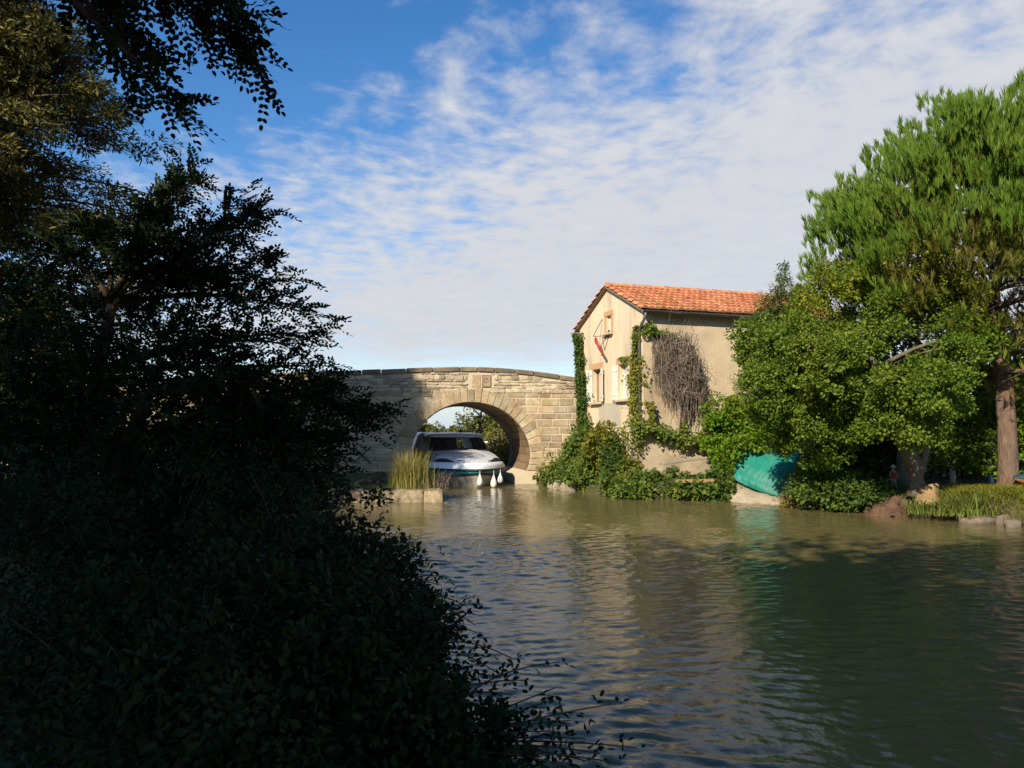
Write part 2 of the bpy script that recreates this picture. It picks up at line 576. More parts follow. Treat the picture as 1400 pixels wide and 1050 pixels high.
def shrub(name, label, cat, ells, n_cl, n_per, rad, L, W, lm, bm, group=None, shell=.45, six=False, stems=8, flat=.8):
    E = np.array(ells, float)
    zb = (E[:, 2] - E[:, 5]).min()
    base = np.array([E[:, 0].mean(), E[:, 1].mean(), zb])
    t = thing(name, label, cat, base, group)
    cen, out = ell_points(ells, n_cl, shell)
    sg_ = rng.random(n_cl) < .16
    rr_ = rad * rng.uniform(.6, 1.4, n_cl)
    cen[sg_] += (out[sg_] * .8 + [0, 0, .35]) * (rad * rng.uniform(.3, 1.1, sg_.sum()))[:, None]
    rr_[sg_] *= .6
    lv = Leaves()
    clump(lv, cen, out, rr_, n_per, L, W, flat, .35, six)
    lv.build('foliage', lm, t)
    mb = MB()
    for c in cen[:stems]:
        a = base + np.array([rng.uniform(-.2, .2), rng.uniform(-.2, .2), -.1])
        mb.tube(bez(a, (a + c) / 2 + [0, 0, .3], c, 6), np.linspace(.03, .008, 6), 5)
    mb.build('stems', bm, t, True)
    return t


def sprays(lv, P, D, N, n_pair, ln, L, W, six=True):
    """pinnate leaves: a rachis along D with n_pair pairs of leaflets and one at the tip"""
    D = unit(D)
    S = unit(np.cross(D, N))
    Nn = np.cross(S, D)
    for i in range(n_pair):
        t = (i + .6) / (n_pair + .4)
        q = P + D * (ln * t) - np.array([0, 0, 1.0]) * (ln * .25 * t * t)
        for sg in (-1, 1):
            ax = D * .5 + S * sg * .85 + rng.normal(size=P.shape) * .15
            nr = Nn + rng.normal(size=P.shape) * .3
            lv.add(q, ax, nr, L * (1 - .25 * abs(t - .5)) * rng.uniform(.85, 1.15, len(P)), W, six=six)
    lv.add(P + D * ln - np.array([0, 0, 1.0]) * ln * .25, D, Nn, L, W, six=six)


def blades(P, h, wd, lean, mat, name, parent=None, curl=.5):
    """long grass blades from points P"""
    n = len(P)
    d = unit(np.concatenate([rng.normal(size=(n, 2)), np.zeros((n, 1))], 1))
    s = unit(np.cross(d, [0, 0, 1.0]))
    h = h * rng.uniform(.55, 1.1, n)[:, None]
    ln = lean * rng.uniform(.2, 1.3, n)[:, None] * h
    V = []
    for t in (0, .35, .7, 1.0):
        c = P + d * ln * t ** 1.8 + np.array([0, 0, 1.0]) * h * (t - curl * t ** 3 * .5)
        ww = wd * (1 - t) ** .6 * .5 + .0005
        V += [c + s * ww, c - s * ww]
    V = np.stack(V, 1).reshape(-1, 3)
    F = np.concatenate([np.stack([np.arange(n) * 8 + j, np.arange(n) * 8 + j + 1, np.arange(n) * 8 + j + 3, np.arange(n) * 8 + j + 2], 1) for j in (0, 2, 4)])
    return meshobj(name, V, F, mat, parent)


def wall_ivy(lv, pts, widths, nrm, n, L, W, out=.12, side=None):
    """leaves over a strip of wall following pts"""
    P = np.asarray(pts, float)
    seg = np.linalg.norm(np.diff(P, axis=0), axis=1)
    cum = np.concatenate([[0], np.cumsum(seg)])
    t = rng.random(n) * cum[-1]
    c = np.stack([np.interp(t, cum, P[:, i]) for i in range(3)], 1)
    wd = np.interp(t, cum, widths) * (.75 + .5 * np.sin(t * 5.1 + 1) * np.sin(t * 2.3))
    nrm = unit(np.asarray(nrm, float))
    tan = unit(np.stack([np.interp(t, cum[:-1] + seg / 2, np.diff(P, axis=0)[:, i]) for i in range(3)], 1))
    sd = unit(np.cross(tan, nrm))
    x = np.clip(rng.normal(size=n) * .42, -1.3, 1.3)
    dep = out * (1 - .5 * np.abs(x)) * rng.random(n) + .015
    c = c + sd * (x * wd)[:, None] + nrm * dep[:, None]
    ax = unit(np.array([0, 0, -.6]) + rnd(n) * .8 + nrm * .2)
    nr = unit(nrm + rnd(n) * .7 + np.array([0, 0, .3]))
    s = rng.uniform(.7, 1.3, n)
    lv.add(c, ax, nr, L * s, W * s)


# ------------------------------------------------------------------ ground and water
LB = np.array([(-80, 3), (-10, 2.2), (0, 1.4), (4.5, .1), (8, -1.3), (14, -3.2), (23.5, -5.7), (31.5, -4.4), (37, -5.2), (50, -8), (60, -14), (75, -30), (100, -60)], float)
RB = np.array([(-80, 16), (0, 14.6), (12, 13.3), (17.8, 11.9), (20.3, 10.1), (22.5, 8.6), (24.4, 6.9), (25.3, 3.9), (27, 2.6), (31, 1.5), (32.5, .7), (37.5, -.1), (46, -1.0), (55, -4), (65, -12), (80, -30), (100, -55)], float)


def bank(x, y):
    xl = np.interp(y, LB[:, 0], LB[:, 1])
    xr = np.interp(y, RB[:, 0], RB[:, 1])
    return np.minimum(x - xl, xr - x)            # > 0 inside the canal


def gheight(x, y):
    d = bank(x, y)
    t = np.clip((.35 - d) / 1.1, 0, 1)
    t = t * t * (3 - 2 * t)
    z = -1.3 + 1.85 * t
    z = z + np.where(d < 0, .06 * np.sin(x * 1.7 + y * .9) + .05 * np.sin(x * .6 - y * 1.3), 0)
    z = z - 1.1 * np.exp(-(((x - 8.3) / 1.1) ** 2 + ((y - 23.9) / .9) ** 2) ** 2)
    r = np.hypot(x, y)
    z = z + np.clip((r - 700) / 900, 0, 1) ** 1.5 * (9 + 5 * np.sin(x * .004 + 1) + 3 * np.sin(x * .011))
    return z


def axis(lo, hi, st, far):
    a = list(np.arange(lo, hi, st))
    g, q = st, hi
    while q < far:
        a.append(q)
        g *= 1.35
        q += g
    g, q = st, lo - st
    while q > -far:
        a.insert(0, q)
        g *= 1.35
        q -= g
    return np.array(a)


gx, gy = axis(-16, 24, .4, 5000), axis(-8, 62, .45, 5000)
X, Y = np.meshgrid(gx, gy)
Z = gheight(X, Y)
nx, ny = len(gx), len(gy)
ii = (np.arange(ny - 1)[:, None] * nx + np.arange(nx - 1)[None]).ravel()
F = np.stack([ii, ii + 1, ii + nx + 1, ii + nx], 1)
g = meshobj('ground', np.stack([X, Y, Z], -1).reshape(-1, 3), F, M['ground'], None, True)
g['kind'] = 'structure'
g['label'] = 'earth and grass of the canal banks and fields'
def ramp_axis(parts, lo, hi):
    a_ = []
    for p0, p1, st in parts:
        a_ += list(np.arange(p0, p1 - 1e-6, st))
    a_.append(parts[-1][1])
    return np.array([lo, lo * .6 + a_[0] * .4, lo * .25 + a_[0] * .75] + a_ + [hi * .3 + a_[-1] * .7, hi])


wx, wy = ramp_axis([(-9, 15.5, .042)], -90, 40), ramp_axis([(2.6, 10, .03), (10, 18, .05), (18, 46, .09)], -60, 110)
WX, WY = np.meshgrid(wx, wy)
WZ = np.zeros_like(WX)
wrg = np.random.default_rng(3)
cx_, cy_ = WX + .25 * np.sin(WY * .9 + WX * .5), WY + .25 * np.sin(WX * .7 - WY * .4)
patch = .8 + .45 * np.sin(WX * .55 + 1.2 * np.sin(WY * .31)) * np.sin(WY * .42 + 1.5 * np.sin(WX * .27))
for i_ in range(76):
    lam = .11 * (.40 / .11) ** (wrg.random() ** 1.1)
    th_ = math.pi / 2 + .25 + wrg.normal() * .55
    am = lam / (2 * math.pi) * .0235
    kx, ky = 2 * math.pi / lam * math.cos(th_), 2 * math.pi / lam * math.sin(th_)
    WZ += am * np.sin(kx * cx_ + ky * cy_ + wrg.uniform(0, 6.28))
WZ *= patch
inn_ = (WX > -8.9) & (WX < 15.4) & (WY > 2.7) & (WY < 45.8)
WZ *= inn_
nwx, nwy = len(wx), len(wy)
ii = (np.arange(nwy - 1)[:, None] * nwx + np.arange(nwx - 1)[None]).ravel()
wt_ = meshobj('water', np.stack([WX, WY, WZ], -1).reshape(-1, 3), np.stack([ii, ii + 1, ii + nwx + 1, ii + nwx], 1), M['water'], None, True)
wt_['kind'] = 'structure'
wt_['label'] = 'muddy rippled water of the canal'

# ------------------------------------------------------------------ bridge
BA = R(10)
bt = np.array([math.cos(BA), math.sin(BA), 0])
ba = np.array([-math.sin(BA), math.cos(BA), 0])
BC = np.array([-1.70, 32.3, 0])
BD = 5.0
UP = np.array([0, 0, 1.0])


def B(s, z, d=0.0):
    return BC + bt * s + ba * d + UP * z


tops = np.linspace(-20, 8, 57)
topz = np.interp(tops, [-20, -13.5, -9, -6.5, -3.5, -1.2, .2, 1.5, 3.0, 4.5, 8], [3.75, 4.15, 4.48, 4.62, 4.76, 4.88, 4.92, 4.86, 4.72, 4.52, 4.0])


def ztop(s):
    return float(np.interp(s, tops, topz))


HS, ZS, RZ = 2.52, 1.15, 2.27
arch = [(1.85, -1.2), (1.85, 0.05), (2.0, .30), (2.36, .55), (2.46, .8)]
arch += [(HS * math.cos(a), ZS + RZ * math.sin(a)) for a in np.linspace(0, math.pi, 49)]
arch += [(-2.46, .8), (-2.36, .55), (-2.0, .3), (-1.85, .05), (-1.85, -1.2)]
outline = [(-20, -1.2)] + arch[::-1] + [(8, -1.2)] + [(s, z) for s, z in zip(tops[::-1], topz[::-1] - .16)]

bridge = thing('stone_bridge', 'humpbacked stone arch bridge spanning the canal', 'bridge', B(0, 0, 2.5))
mb = MB()
tri = tessellate_polygon([[Vector((s, z, 0)) for s, z in outline]])
for d in (0, BD):
    mb.add([B(s, z, d) for s, z in outline], [t if d == 0 else t[::-1] for t in tri])
no = len(outline)
V = [B(s, z, 0) for s, z in outline] + [B(s, z, BD) for s, z in outline]
mb.add(V, [(i, (i + 1) % no, (i + 1) % no + no, i + no) for i in range(no)])
mb.build('wall', M['mortar'], bridge)


def stone(mb, q, dp, ch=.02, f=B):
    """one dressed stone: quad q of (s,z) standing dp proud of the wall with chamfered edges"""
    q = np.array(q, float)
    c = q.mean(0)
    e = q - c
    ln = np.abs(e).max(0) + 1e-6
    inn = c + e * np.clip(1 - ch / ln, .2, 1)
    V = [f(s, z, -.001) for s, z in q] + [f(s, z, -dp * .7) for s, z in q] + [f(s, z, -dp) for s, z in inn]
    n = len(q)
    F = [(i, (i + 1) % n, (i + 1) % n + n, i + n) for i in range(n)] + [(i + n, (i + 1) % n + n, (i + 1) % n + 2 * n, i + 2 * n) for i in range(n)]
    F.append(tuple(range(2 * n, 3 * n)))
    mb.add(V, F)


def arch_s(z, extra=.0):
    """half width of the opening (+extra) at height z; 0 above it"""
    if z <= ZS:
        return HS + extra
    r = (z - ZS) / (RZ + extra)
    return (HS + extra) * math.sqrt(max(0, 1 - r * r)) if r < 1 else 0.0


mbl, mbr = MB(), MB()
z = .05
while z < 3.78:
    h = rng.uniform(.26, .34)
    s = -19.5 + rng.uniform(0, .5)
    while s < 7.2:
        ln = rng.uniform(.42, .95)
        a0, b0 = s, s + ln
        h0, h1 = arch_s(z, .3), arch_s(z + h, .3)
        j = rng.uniform(-.012, .012, 4)
        q = None
        if min(h0, h1) == 0 and max(h0, h1) > 0 and a0 < h0 and b0 > -h0:
            h1 = max(h1, .0)
        if b0 < -h0 or a0 > h0 or max(h0, h1) == 0:
            q = [(a0, z), (b0 - .05, z), (b0 - .05, z + h - .05), (a0, z + h - .05)]
        elif a0 < -h0:
            q = [(a0, z), (-h0, z), (-h1 if b0 > -h1 else b0 - .03, z + h - .05), (a0, z + h - .05)]
        elif b0 > h0:
            q = [(h0, z), (b0 - .05, z), (b0 - .05, z + h - .05), (max(a0, h1), z + h - .05)]
        if q is not None and abs(q[1][0] - q[0][0]) > .12:
            if not (abs(q[0][0]) < 2.6 and z < .6):
                q = [(x + rng.uniform(-.012, .012), y + rng.uniform(-.012, .012)) for x, y in q]
                stone(mbl if q[0][0] + q[1][0] < 0 else mbr, q, rng.uniform(.012, .03), .03)
        s += ln
    z += h
mbl.build('ashlar_facing', M['stone'], bridge)
mbr.build('ashlar_facing', M['stone'], bridge)
mb = MB()
z = 3.80
while z < 4.85:
    h = rng.uniform(.10, .21)
    s = -19.5
    while s < 7.2:
        ln = rng.uniform(.12, .45)
        if z + h < ztop(s + ln / 2) - .17 and not (-.05 < s + ln and s < .72 and z < 4.55) and rng.random() < .97:
            g_ = rng.uniform(.02, .05)
            q = [(s, z), (s + ln - g_, z), (s + ln - g_, z + h - g_), (s, z + h - g_)]
            cx_, cy_ = s + ln / 2, z + h / 2
            th0 = rng.uniform(0, 1)
            q = [(cx_ + .66 * (ln - g_) * np.sign(math.cos(a_)) * abs(math.cos(a_)) ** .6 * rng.uniform(.75, 1.05), cy_ + .68 * (h - g_) * np.sign(math.sin(a_)) * abs(math.sin(a_)) ** .6 * rng.uniform(.7, 1.1)) for a_ in [th0 + j_ * math.pi / 4 for j_ in range(8)]]
            stone(mb, q, rng.uniform(.015, .055), .03)
        s += ln
    z += h
mb.build('rubble_facing', M['rubble'], bridge)
# arch ring: long wedge stones
mb = MB()
cur = np.array([p_ for p_ in arch if p_[1] >= .55])
seg = np.concatenate([[0], np.cumsum(np.linalg.norm(np.diff(cur, axis=0), axis=1))])
nv = 33
for i in range(nv):
    t0, t1 = (seg[-1] * (i + .04) / nv, seg[-1] * (i + .93) / nv)
    P_ = []
    dep = .56 + (.06 if i % 2 else 0) + rng.uniform(-.03, .03)
    for t in (t0, t1):
        p_ = np.array([np.interp(t, seg, cur[:, 0]), np.interp(t, seg, cur[:, 1])])
        nr = np.array([p_[0] / HS ** 2, max(p_[1] - ZS, 0) / RZ ** 2])
        nr /= np.linalg.norm(nr) + 1e-9
        P_.append((p_ + nr * .004, p_ + nr * dep))
    stone(mb, [P_[0][0], P_[0][1], P_[1][1], P_[1][0]], rng.uniform(.028, .04), .02)
mb.build('arch_ring', M['stone'], bridge)
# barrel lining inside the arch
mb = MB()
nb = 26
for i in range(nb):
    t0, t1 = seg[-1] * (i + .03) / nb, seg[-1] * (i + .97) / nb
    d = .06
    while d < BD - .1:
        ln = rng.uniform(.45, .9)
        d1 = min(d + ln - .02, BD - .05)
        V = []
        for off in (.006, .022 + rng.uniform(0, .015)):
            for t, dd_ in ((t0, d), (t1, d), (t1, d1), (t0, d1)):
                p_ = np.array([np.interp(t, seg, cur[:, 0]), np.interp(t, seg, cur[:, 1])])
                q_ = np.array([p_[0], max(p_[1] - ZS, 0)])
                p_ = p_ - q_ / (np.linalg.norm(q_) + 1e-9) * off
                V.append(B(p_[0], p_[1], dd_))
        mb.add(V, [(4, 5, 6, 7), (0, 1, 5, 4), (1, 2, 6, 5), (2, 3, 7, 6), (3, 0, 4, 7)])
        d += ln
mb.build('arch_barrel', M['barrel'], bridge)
# coping
for side in (0, 1):
    mb = MB()
    s = -19.8
    while s < 7.6:
        ln = rng.uniform(.6, 1.15)
        z0, z1 = ztop(s), ztop(s + ln - .02)
        c = (B(s, z0) + B(s + ln - .02, z1)) / 2 + ba * ((.16 if side == 0 else BD - .16)) - UP * (.1 + rng.uniform(0, .02))
        ax0 = unit(B(s + ln, z1) - B(s, z0))
        mb.box(c, (ln - .02, .46, .2), [ax0, ba, np.cross(ax0, ba)], .03)
        s += ln
    mb.build('coping', M['coping'], bridge)
# carved plaque over the crown
pl = MB()
c0 = hit(665, 521, BC, -ba)
ps = float(np.dot(c0 - BC, bt))
pz = c0[2]
stone(pl, [(ps - .19, pz - .26), (ps + .19, pz - .26), (ps + .19, pz + .26), (ps - .19, pz + .26)], .035, .03)
stone(pl, [(ps - .62, pz - .26), (ps - .24, pz - .26), (ps - .24, pz + .26), (ps - .62, pz + .26)], .02, .02)
plo = pl.build('plaque', M['stone'], bridge)
cv = MB()
for sx in (-1, 1):
    cv.box(B(ps + sx * .165, pz, -.040), (.025, .02, .46), [bt, ba, UP])
    cv.box(B(ps, pz + sx * .235, -.040), (.355, .02, .025), [bt, ba, UP])
th = np.linspace(.4, 5.6, 12)
cv.tube([B(ps - .04 + .075 * math.cos(a), pz + .02 + .10 * math.sin(a), -.036) for a in th], .014, 6)
cv.tube([B(ps + .02 + .09 * t, pz + .14 - .2 * t + .05 * math.sin(9 * t), -.036) for t in np.linspace(0, 1, 9)], .013, 6)
cv.build('carved_emblem', M['coping'], plo)
for (px_, py_) in ((536, 567), (495, 622)):
    c0 = hit(px_, py_, BC, -ba)
    s0, z0 = float(np.dot(c0 - BC, bt)), c0[2]
    mb = MB()
    for i_, sg in enumerate((-1, 1)):
        ax0 = unit(bt * .72 + UP * sg * .7)
        mb.box(B(s0, z0, -.05 - .032 * i_), (1.0, .03, .055), [ax0, ba, np.cross(ax0, ba)], .005)
    mb.lathe([(.06, 0), (.05, .03), (.02, .045)], B(s0, z0, -.09), 10, [bt, UP, -ba])
    mb.build('wall_anchor', M['iron'], bridge)

# ------------------------------------------------------------------ quay on the left
QA, QB = np.array([-6.6, 24.0, 0]), np.array([-2.12, 24.2, 0])
QC, QD = np.array([-3.75, 31.85, 0]), np.array([-9.5, 30.6, 0])
quay = thing('stone_quay', 'low block-edged stone quay jutting out in front of the bridge', 'quay', (QA + QC) / 2)
mb = MB()
for a, b_ in ((QA, QB), (QB, QC)):
    L_ = np.linalg.norm(b_ - a)
    ax0 = (b_ - a) / L_
    nr = np.array([ax0[1], -ax0[0], 0])
    s = 0.0 if a is QA else .52
    while s < L_ - .1:
        ln = min(rng.uniform(.45, 1.0), L_ - s)
        if L_ - s - ln < .3:
            ln = L_ - s
        c = a + ax0 * (s + ln / 2) - nr * .25 + UP * (-.32 + rng.uniform(-.012, .012))
        mb.box(c, (ln - .015, .5 + rng.uniform(-.02, .02), 1.42), [ax0, nr, UP], .035)
        s += ln
mb.v = [tuple(np.array(v_) + rng.normal(size=3) * .018) for v_ in mb.v]
mb.build('edge_blocks', M['quay'], quay)
mb = MB()
ins = lambda p_, q_: p_ + unit(q_ - p_) * .5
qa, qb, qc, qd = QA + [0, .5, 0], QB + [-.5, .5, 0], QC + [-.5, 0, 0], QD
qp = np.array([qa, qb, qc, qd])
N_ = 24
uu, vv = np.meshgrid(np.linspace(0, 1, N_), np.linspace(0, 1, N_))
G = (qa * ((1 - uu) * (1 - vv))[..., None] + qb * (uu * (1 - vv))[..., None] + qc * (uu * vv)[..., None] + qd * ((1 - uu) * vv)[..., None])
G[..., 2] = .36 + .035 * np.sin(uu * 17 + vv * 9) + .03 * np.sin(uu * 31 - vv * 23) + .12 * vv
ii = (np.arange(N_ - 1)[:, None] * N_ + np.arange(N_ - 1)[None]).ravel()
mb.add(G.reshape(-1, 3), np.stack([ii, ii + 1, ii + N_ + 1, ii + N_], 1))
mb.build('top_surface', M['soil'], quay, True)


def quay_pts(n, u0=0, u1=1, v0=0, v1=1):
    u_, v_ = rng.uniform(u0, u1, n)[:, None], rng.uniform(v0, v1, n)[:, None]
    P_ = qa * (1 - u_) * (1 - v_) + qb * u_ * (1 - v_) + qc * u_ * v_ + qd * (1 - u_) * v_
    P_[:, 2] = .36 + .12 * v_[:, 0]
    return P_


o = blades(quay_pts(5000), .16, .012, .8, M['reedgreen'], 'quay_grass')
tag(o, 'short grass growing over the top of the quay', 'grass', kind='stuff')

# tall golden reed tuft and dry twig tuft on the quay end
c = pt(563, 668, 25.0)
c[2] = .33
n = 900
P_ = np.stack([c[0] + rng.normal(size=n) * .26, c[1] + rng.normal(size=n) * .25, np.full(n, .33)], 1)
t = thing('reed_tuft', 'tall golden green reed tuft standing on the quay end', 'reeds', c)
blades(P_[:600], 1.42, .016, .45, M['drygrass'], 'blades', t, .25)
blades(P_[600:], 1.1, .016, .5, M['reedgreen'], 'green_blades', t, .25)
c = pt(590, 667, 25.2)
c[2] = .33
n = 420
P_ = np.stack([c[0] + rng.normal(size=n) * .28, c[1] + rng.normal(size=n) * .25, np.full(n, .33)], 1)
o = blades(P_, .75, .014, 1.0, M['deadtwig'], 'dry_weed')
tag(o, 'brown withered weed tuft leaning beside the golden reeds', 'weed')
# heap of debris on the quay
c = pt(505, 664, 26.2)
c[2] = .38
t = thing('debris_heap', 'small heap of pale stones and dead wood on the shaded quay', 'debris', c)
mb = MB()
for i in range(9):
    q = c + np.array([rng.normal() * .3, rng.normal() * .2, .05 + .1 * rng.random()])
    r_ = rng.uniform(.07, .15)
    mb.lathe([(r_ * .3, -r_ * .7), (r_ * .9, -r_ * .35), (r_, .1 * r_), (r_ * .7, r_ * .6), (r_ * .2, r_ * .8)], q, 7, [unit(rng.normal(size=3)) * .3 + np.eye(3)[j] for j in range(3)])
mb.build('stones', M['rock'], t, True)
mb = MB()
for i in range(7):
    a = c + np.array([rng.uniform(-.7, .2), rng.normal() * .15, .05])
    b_ = a + np.array([rng.uniform(.3, .8), rng.normal() * .2, rng.uniform(.05, .45)])
    mb.tube(bez(a, (a + b_) / 2 + [0, 0, .1], b_, 6), np.linspace(.035, .012, 6), 6)
mb.build('sticks', M['bark'], t, True)

# ------------------------------------------------------------------ canal boat
bow = pt(655, 668, 30.6)
BO = np.array([bow[0], bow[1], 0])
be = R(16)
fw = np.array([math.sin(be), -math.cos(be), 0])       # heading, towards the camera
rt = np.array([-fw[1], fw[0], 0]) * 1.0                # image right
if rt[0] < 0:
    rt = -rt


def S(x, d, z):
    """boat point: x to the image right, d aft of the stem, z above the water"""
    return BO + rt * x - fw * d + UP * z


boat = thing('canal_cruiser', 'white cabin cruiser with teal hull band coming out of the arch', 'boat', S(0, 5, 0))
ds = np.concatenate([np.linspace(0, 1, 16) ** 1.9 * 3.4, np.linspace(4, 11.5, 8)])


def hw(d):
    return 1.82 * max(0.0, 1 - (1 - min(d, 3.4) / 3.4) ** 2) ** .66 + .004


lev = [(-.45, .35, .75), (-.1, .62, .35), (.08, .74, .18), (.28, .87, .06), (.53, 1.0, -.06)]


def hull_grid(levels, off=0.0, d_from=0):
    V, rows = [], []
    for d in ds:
        row = []
        for sx in (-1, 1):
            for (z, kf, st) in (levels if sx < 0 else levels[::-1]):
                dd_ = max(d, 0) + st * max(0, 1 - d / 4)
                zz = z + .10 * (1 - d / 12) * (z > 0)
                row.append(S(sx * (hw(d) * kf + off), dd_ - off, zz))
        rows.append(row)
    n_ = len(rows[0])
    V = [p_ for r_ in rows for p_ in r_]
    return V, n_


def loft(mb, rows, close=False):
    n_ = len(rows[0])
    V = [p_ for r_ in rows for p_ in r_]
    F = []
    for i in range(len(rows) - 1):
        for j in range(n_ - 1 + (1 if close else 0)):
            F.append((i * n_ + j, i * n_ + (j + 1) % n_, (i + 1) * n_ + (j + 1) % n_, (i + 1) * n_ + j))
    mb.add(V, F)


def side_rows(sx, levels, off=0.0):
    rows = []
    for d in ds:
        rows.append([S(sx * (hw(d) * kf + off), d + st * max(0, 1 - d / 4) - off * max(0, 1 - d / 2), z + .10 * (1 - d / 12) * (z > 0)) for z, kf, st in levels])
    return rows


mb = MB()
for sx in (-1, 1):
    loft(mb, side_rows(sx, lev))
mb.add([r_[i] for sx in (-1, 1) for r_ in [side_rows(sx, lev)[-1]] for i in range(5)], [(0, 1, 2, 3, 4, 9, 8, 7, 6, 5)])
hull = mb.build('hull', M['hull'], boat, True)
def hp(sx, d, z, off):
    zs_ = [l_[0] for l_ in lev]
    kf, st = np.interp(z, zs_, [l_[1] for l_ in lev]), np.interp(z, zs_, [l_[2] for l_ in lev])
    return S(sx * (hw(d) * kf + off), d + st * max(0, 1 - d / 4) - off * max(0, 1 - d / 2), z + .10 * (1 - d / 12) * (z > 0))


dsf = np.concatenate([np.linspace(0, 1, 26) ** 1.8 * 3.4, np.linspace(3.7, 11.5, 14)])
zst = lambda d: .13 + .28 * max(0, 1 - d / 2.4) ** 1.3
mb = MB()
for sx in (-1, 1):
    loft(mb, [[hp(sx, d, z, .014) for z in np.linspace(zst(d) + .05, .52, 5)] for d in dsf])
mb.build('teal_band', M['teal'], hull, True)
mb = MB()
for sx in (-1, 1):
    loft(mb, [[hp(sx, d, z, .02) for z in np.linspace(zst(d) - .03, zst(d) + .055, 3)] for d in dsf])
mb.build('dark_stripe', M['black'], hull, True)
mb = MB()
path = [S(-hw(d) - .015, d - .07 * max(0, 1 - d / 4), .57 + .10 * (1 - d / 12)) for d in ds[::-1]] + [S(hw(d) + .015, d - .07 * max(0, 1 - d / 4), .57 + .10 * (1 - d / 12)) for d in ds]
mb.tube(path, .05, 8)
mb.build('rubbing_strake', M['black'], hull, True)
# bulwark and foredeck
mb = MB()
for sx in (-1, 1):
    loft(mb, [[S(sx * hw(d) * kf, d - st * max(0, 1 - d / 4), z + .10 * (1 - d / 12)) for z, kf, st in ((.57, 1.0, .06), (.72, .985, .04), (.83, .93, -.02), (.85, .86, -.10), (.85, 0.0, -.35))] for d in ds])
mb.build('foredeck', M['gelcoat'], boat, True)
# coachroof that rises to the windscreen
mb = MB()
rows = []
for d in np.linspace(.75, 4.3, 12):
    u_ = (d - .75) / 3.55
    w_ = 1.42 * (1 - (1 - min(1, u_ * 1.6 + .08)) ** 2.2)
    h_ = .93 + .51 * u_ ** .8
    rows.append([S(x * w_, d, 0.87 + (h_ - 0.87) * q) for x, q in ((-1.12, 0), (-1.08, .5), (-.94, .9), (-.5, 1.0), (0, 1.06), (.5, 1.0), (.94, .9), (1.08, .5), (1.12, 0))])
loft(mb, rows)
coach = mb.build('coachroof', M['deckgrey'], boat, True)
for sx in (-1, 1):
    mb = MB()
    rows = []
    for d in np.linspace(1.05, 2.15, 9):
        u_ = (d - .75) / 3.55
        w_ = 1.42 * (1 - (1 - min(1, u_ * 1.6 + .08)) ** 2.2)
        h_ = .93 + .51 * u_ ** .8
        e = max(0.0, math.sin(math.pi * (d - 1.05) / 1.1)) ** .6
        lo, hi = .28 - .05 * e, .28 + .62 * e
        pr = lambda q: np.interp(q, [0, .5, .9, 1], [1.12, 1.08, .94, .5])
        rows.append([S(sx * (pr(q) * w_ + .014), d - .012, 0.87 + (h_ - 0.87) * q + .012) for q in np.linspace(lo, hi, 4)])
    loft(mb, rows)
    mb.build('deck_window', M['black'], coach, True)
# bow emblem on the coachroof: rounded ring with an open hook in it
mb = MB()
ring = [(.17 * np.sign(math.cos(a)) * abs(math.cos(a)) ** .5, .13 * np.sign(math.sin(a)) * abs(math.sin(a)) ** .5) for a in np.linspace(0, 2 * math.pi, 25)]
def EC(x, y):
    d, q = 2.55 - 1.5 * x, .66 + 2.0 * y
    u_ = (d - .75) / 3.55
    w_ = 1.42 * (1 - (1 - min(1, u_ * 1.6 + .08)) ** 2.2)
    h_ = .93 + .51 * u_ ** .8
    return S(-(np.interp(q, [0, .5, .9, 1], [1.12, 1.08, .94, .5]) * w_ + .015), d - .015, .87 + (h_ - .87) * q + .012)


mb.tube([EC(x * 1.3, y) for x, y in ring], .016, 6)
mb.tube([EC(x, y) for x, y in ((-.10, .07), (.06, .07), (.11, .02), (.08, -.05), (-.03, -.06), (-.06, -.01), (.03, .0))], .014, 6)
mb.build('emblem', M['black'], coach)
mb = MB()
mb.tube(bez(S(.15, 2.9, 1.42), S(.75, 2.3, 1.42), S(.45, 1.7, 1.23), 10), .012, 6)
mb.tube(bez(S(.45, 1.7, 1.23), S(.2, 1.5, 1.2), S(.05, 1.2, 1.07), 10), .012, 6)
mb.build('mooring_line', M['rope'], coach, True)
# wheelhouse: windscreen, side windows, pillars, roof
wb, wt2 = 1.28, 1.10
mb = MB()
mb.add([S(-wb, 3.75, 1.36), S(wb, 3.75, 1.36), S(wt2, 4.35, 1.93), S(-wt2, 4.35, 1.93)], [(0, 1, 2, 3)])
mb.build('windscreen', M['glass'], boat)
fr_ = MB()
for a, b_ in (((-wb, 3.75, 1.36), (-wt2, 4.35, 1.93)), ((wb, 3.75, 1.36), (wt2, 4.35, 1.93)), ((.72, 3.74, 1.36), (.62, 4.34, 1.93))):
    fr_.tube([S(*a), S(*b_)], .032, 6)
fr_.tube([S(-wb, 3.74, 1.37), S(wb, 3.74, 1.37)], .03, 6)
fr_.tube([S(-wt2, 4.34, 1.93), S(wt2, 4.34, 1.93)], .03, 6)
fr_.build('windscreen_frame', M['black'], boat)
for sx in (-1, 1):
    mb = MB()
    mb.add([S(sx * wb, 3.78, 1.36), S(sx * 1.40, 5.5, 1.36), S(sx * 1.20, 5.5, 1.93), S(sx * wt2, 4.36, 1.93)], [(0, 1, 2, 3)])
    mb.build('side_window', M['glass'], boat)
    for q in (5.5, 4.75):
        mb = MB()
        mb.tube([S(sx * (wb + .07 * (q - 3.8)), q, 1.3), S(sx * (wt2 + .07 * (q - 4.3)), q, 1.95)], .035, 6)
        mb.build('window_post', M['gelcoat'], boat)
mb = MB()
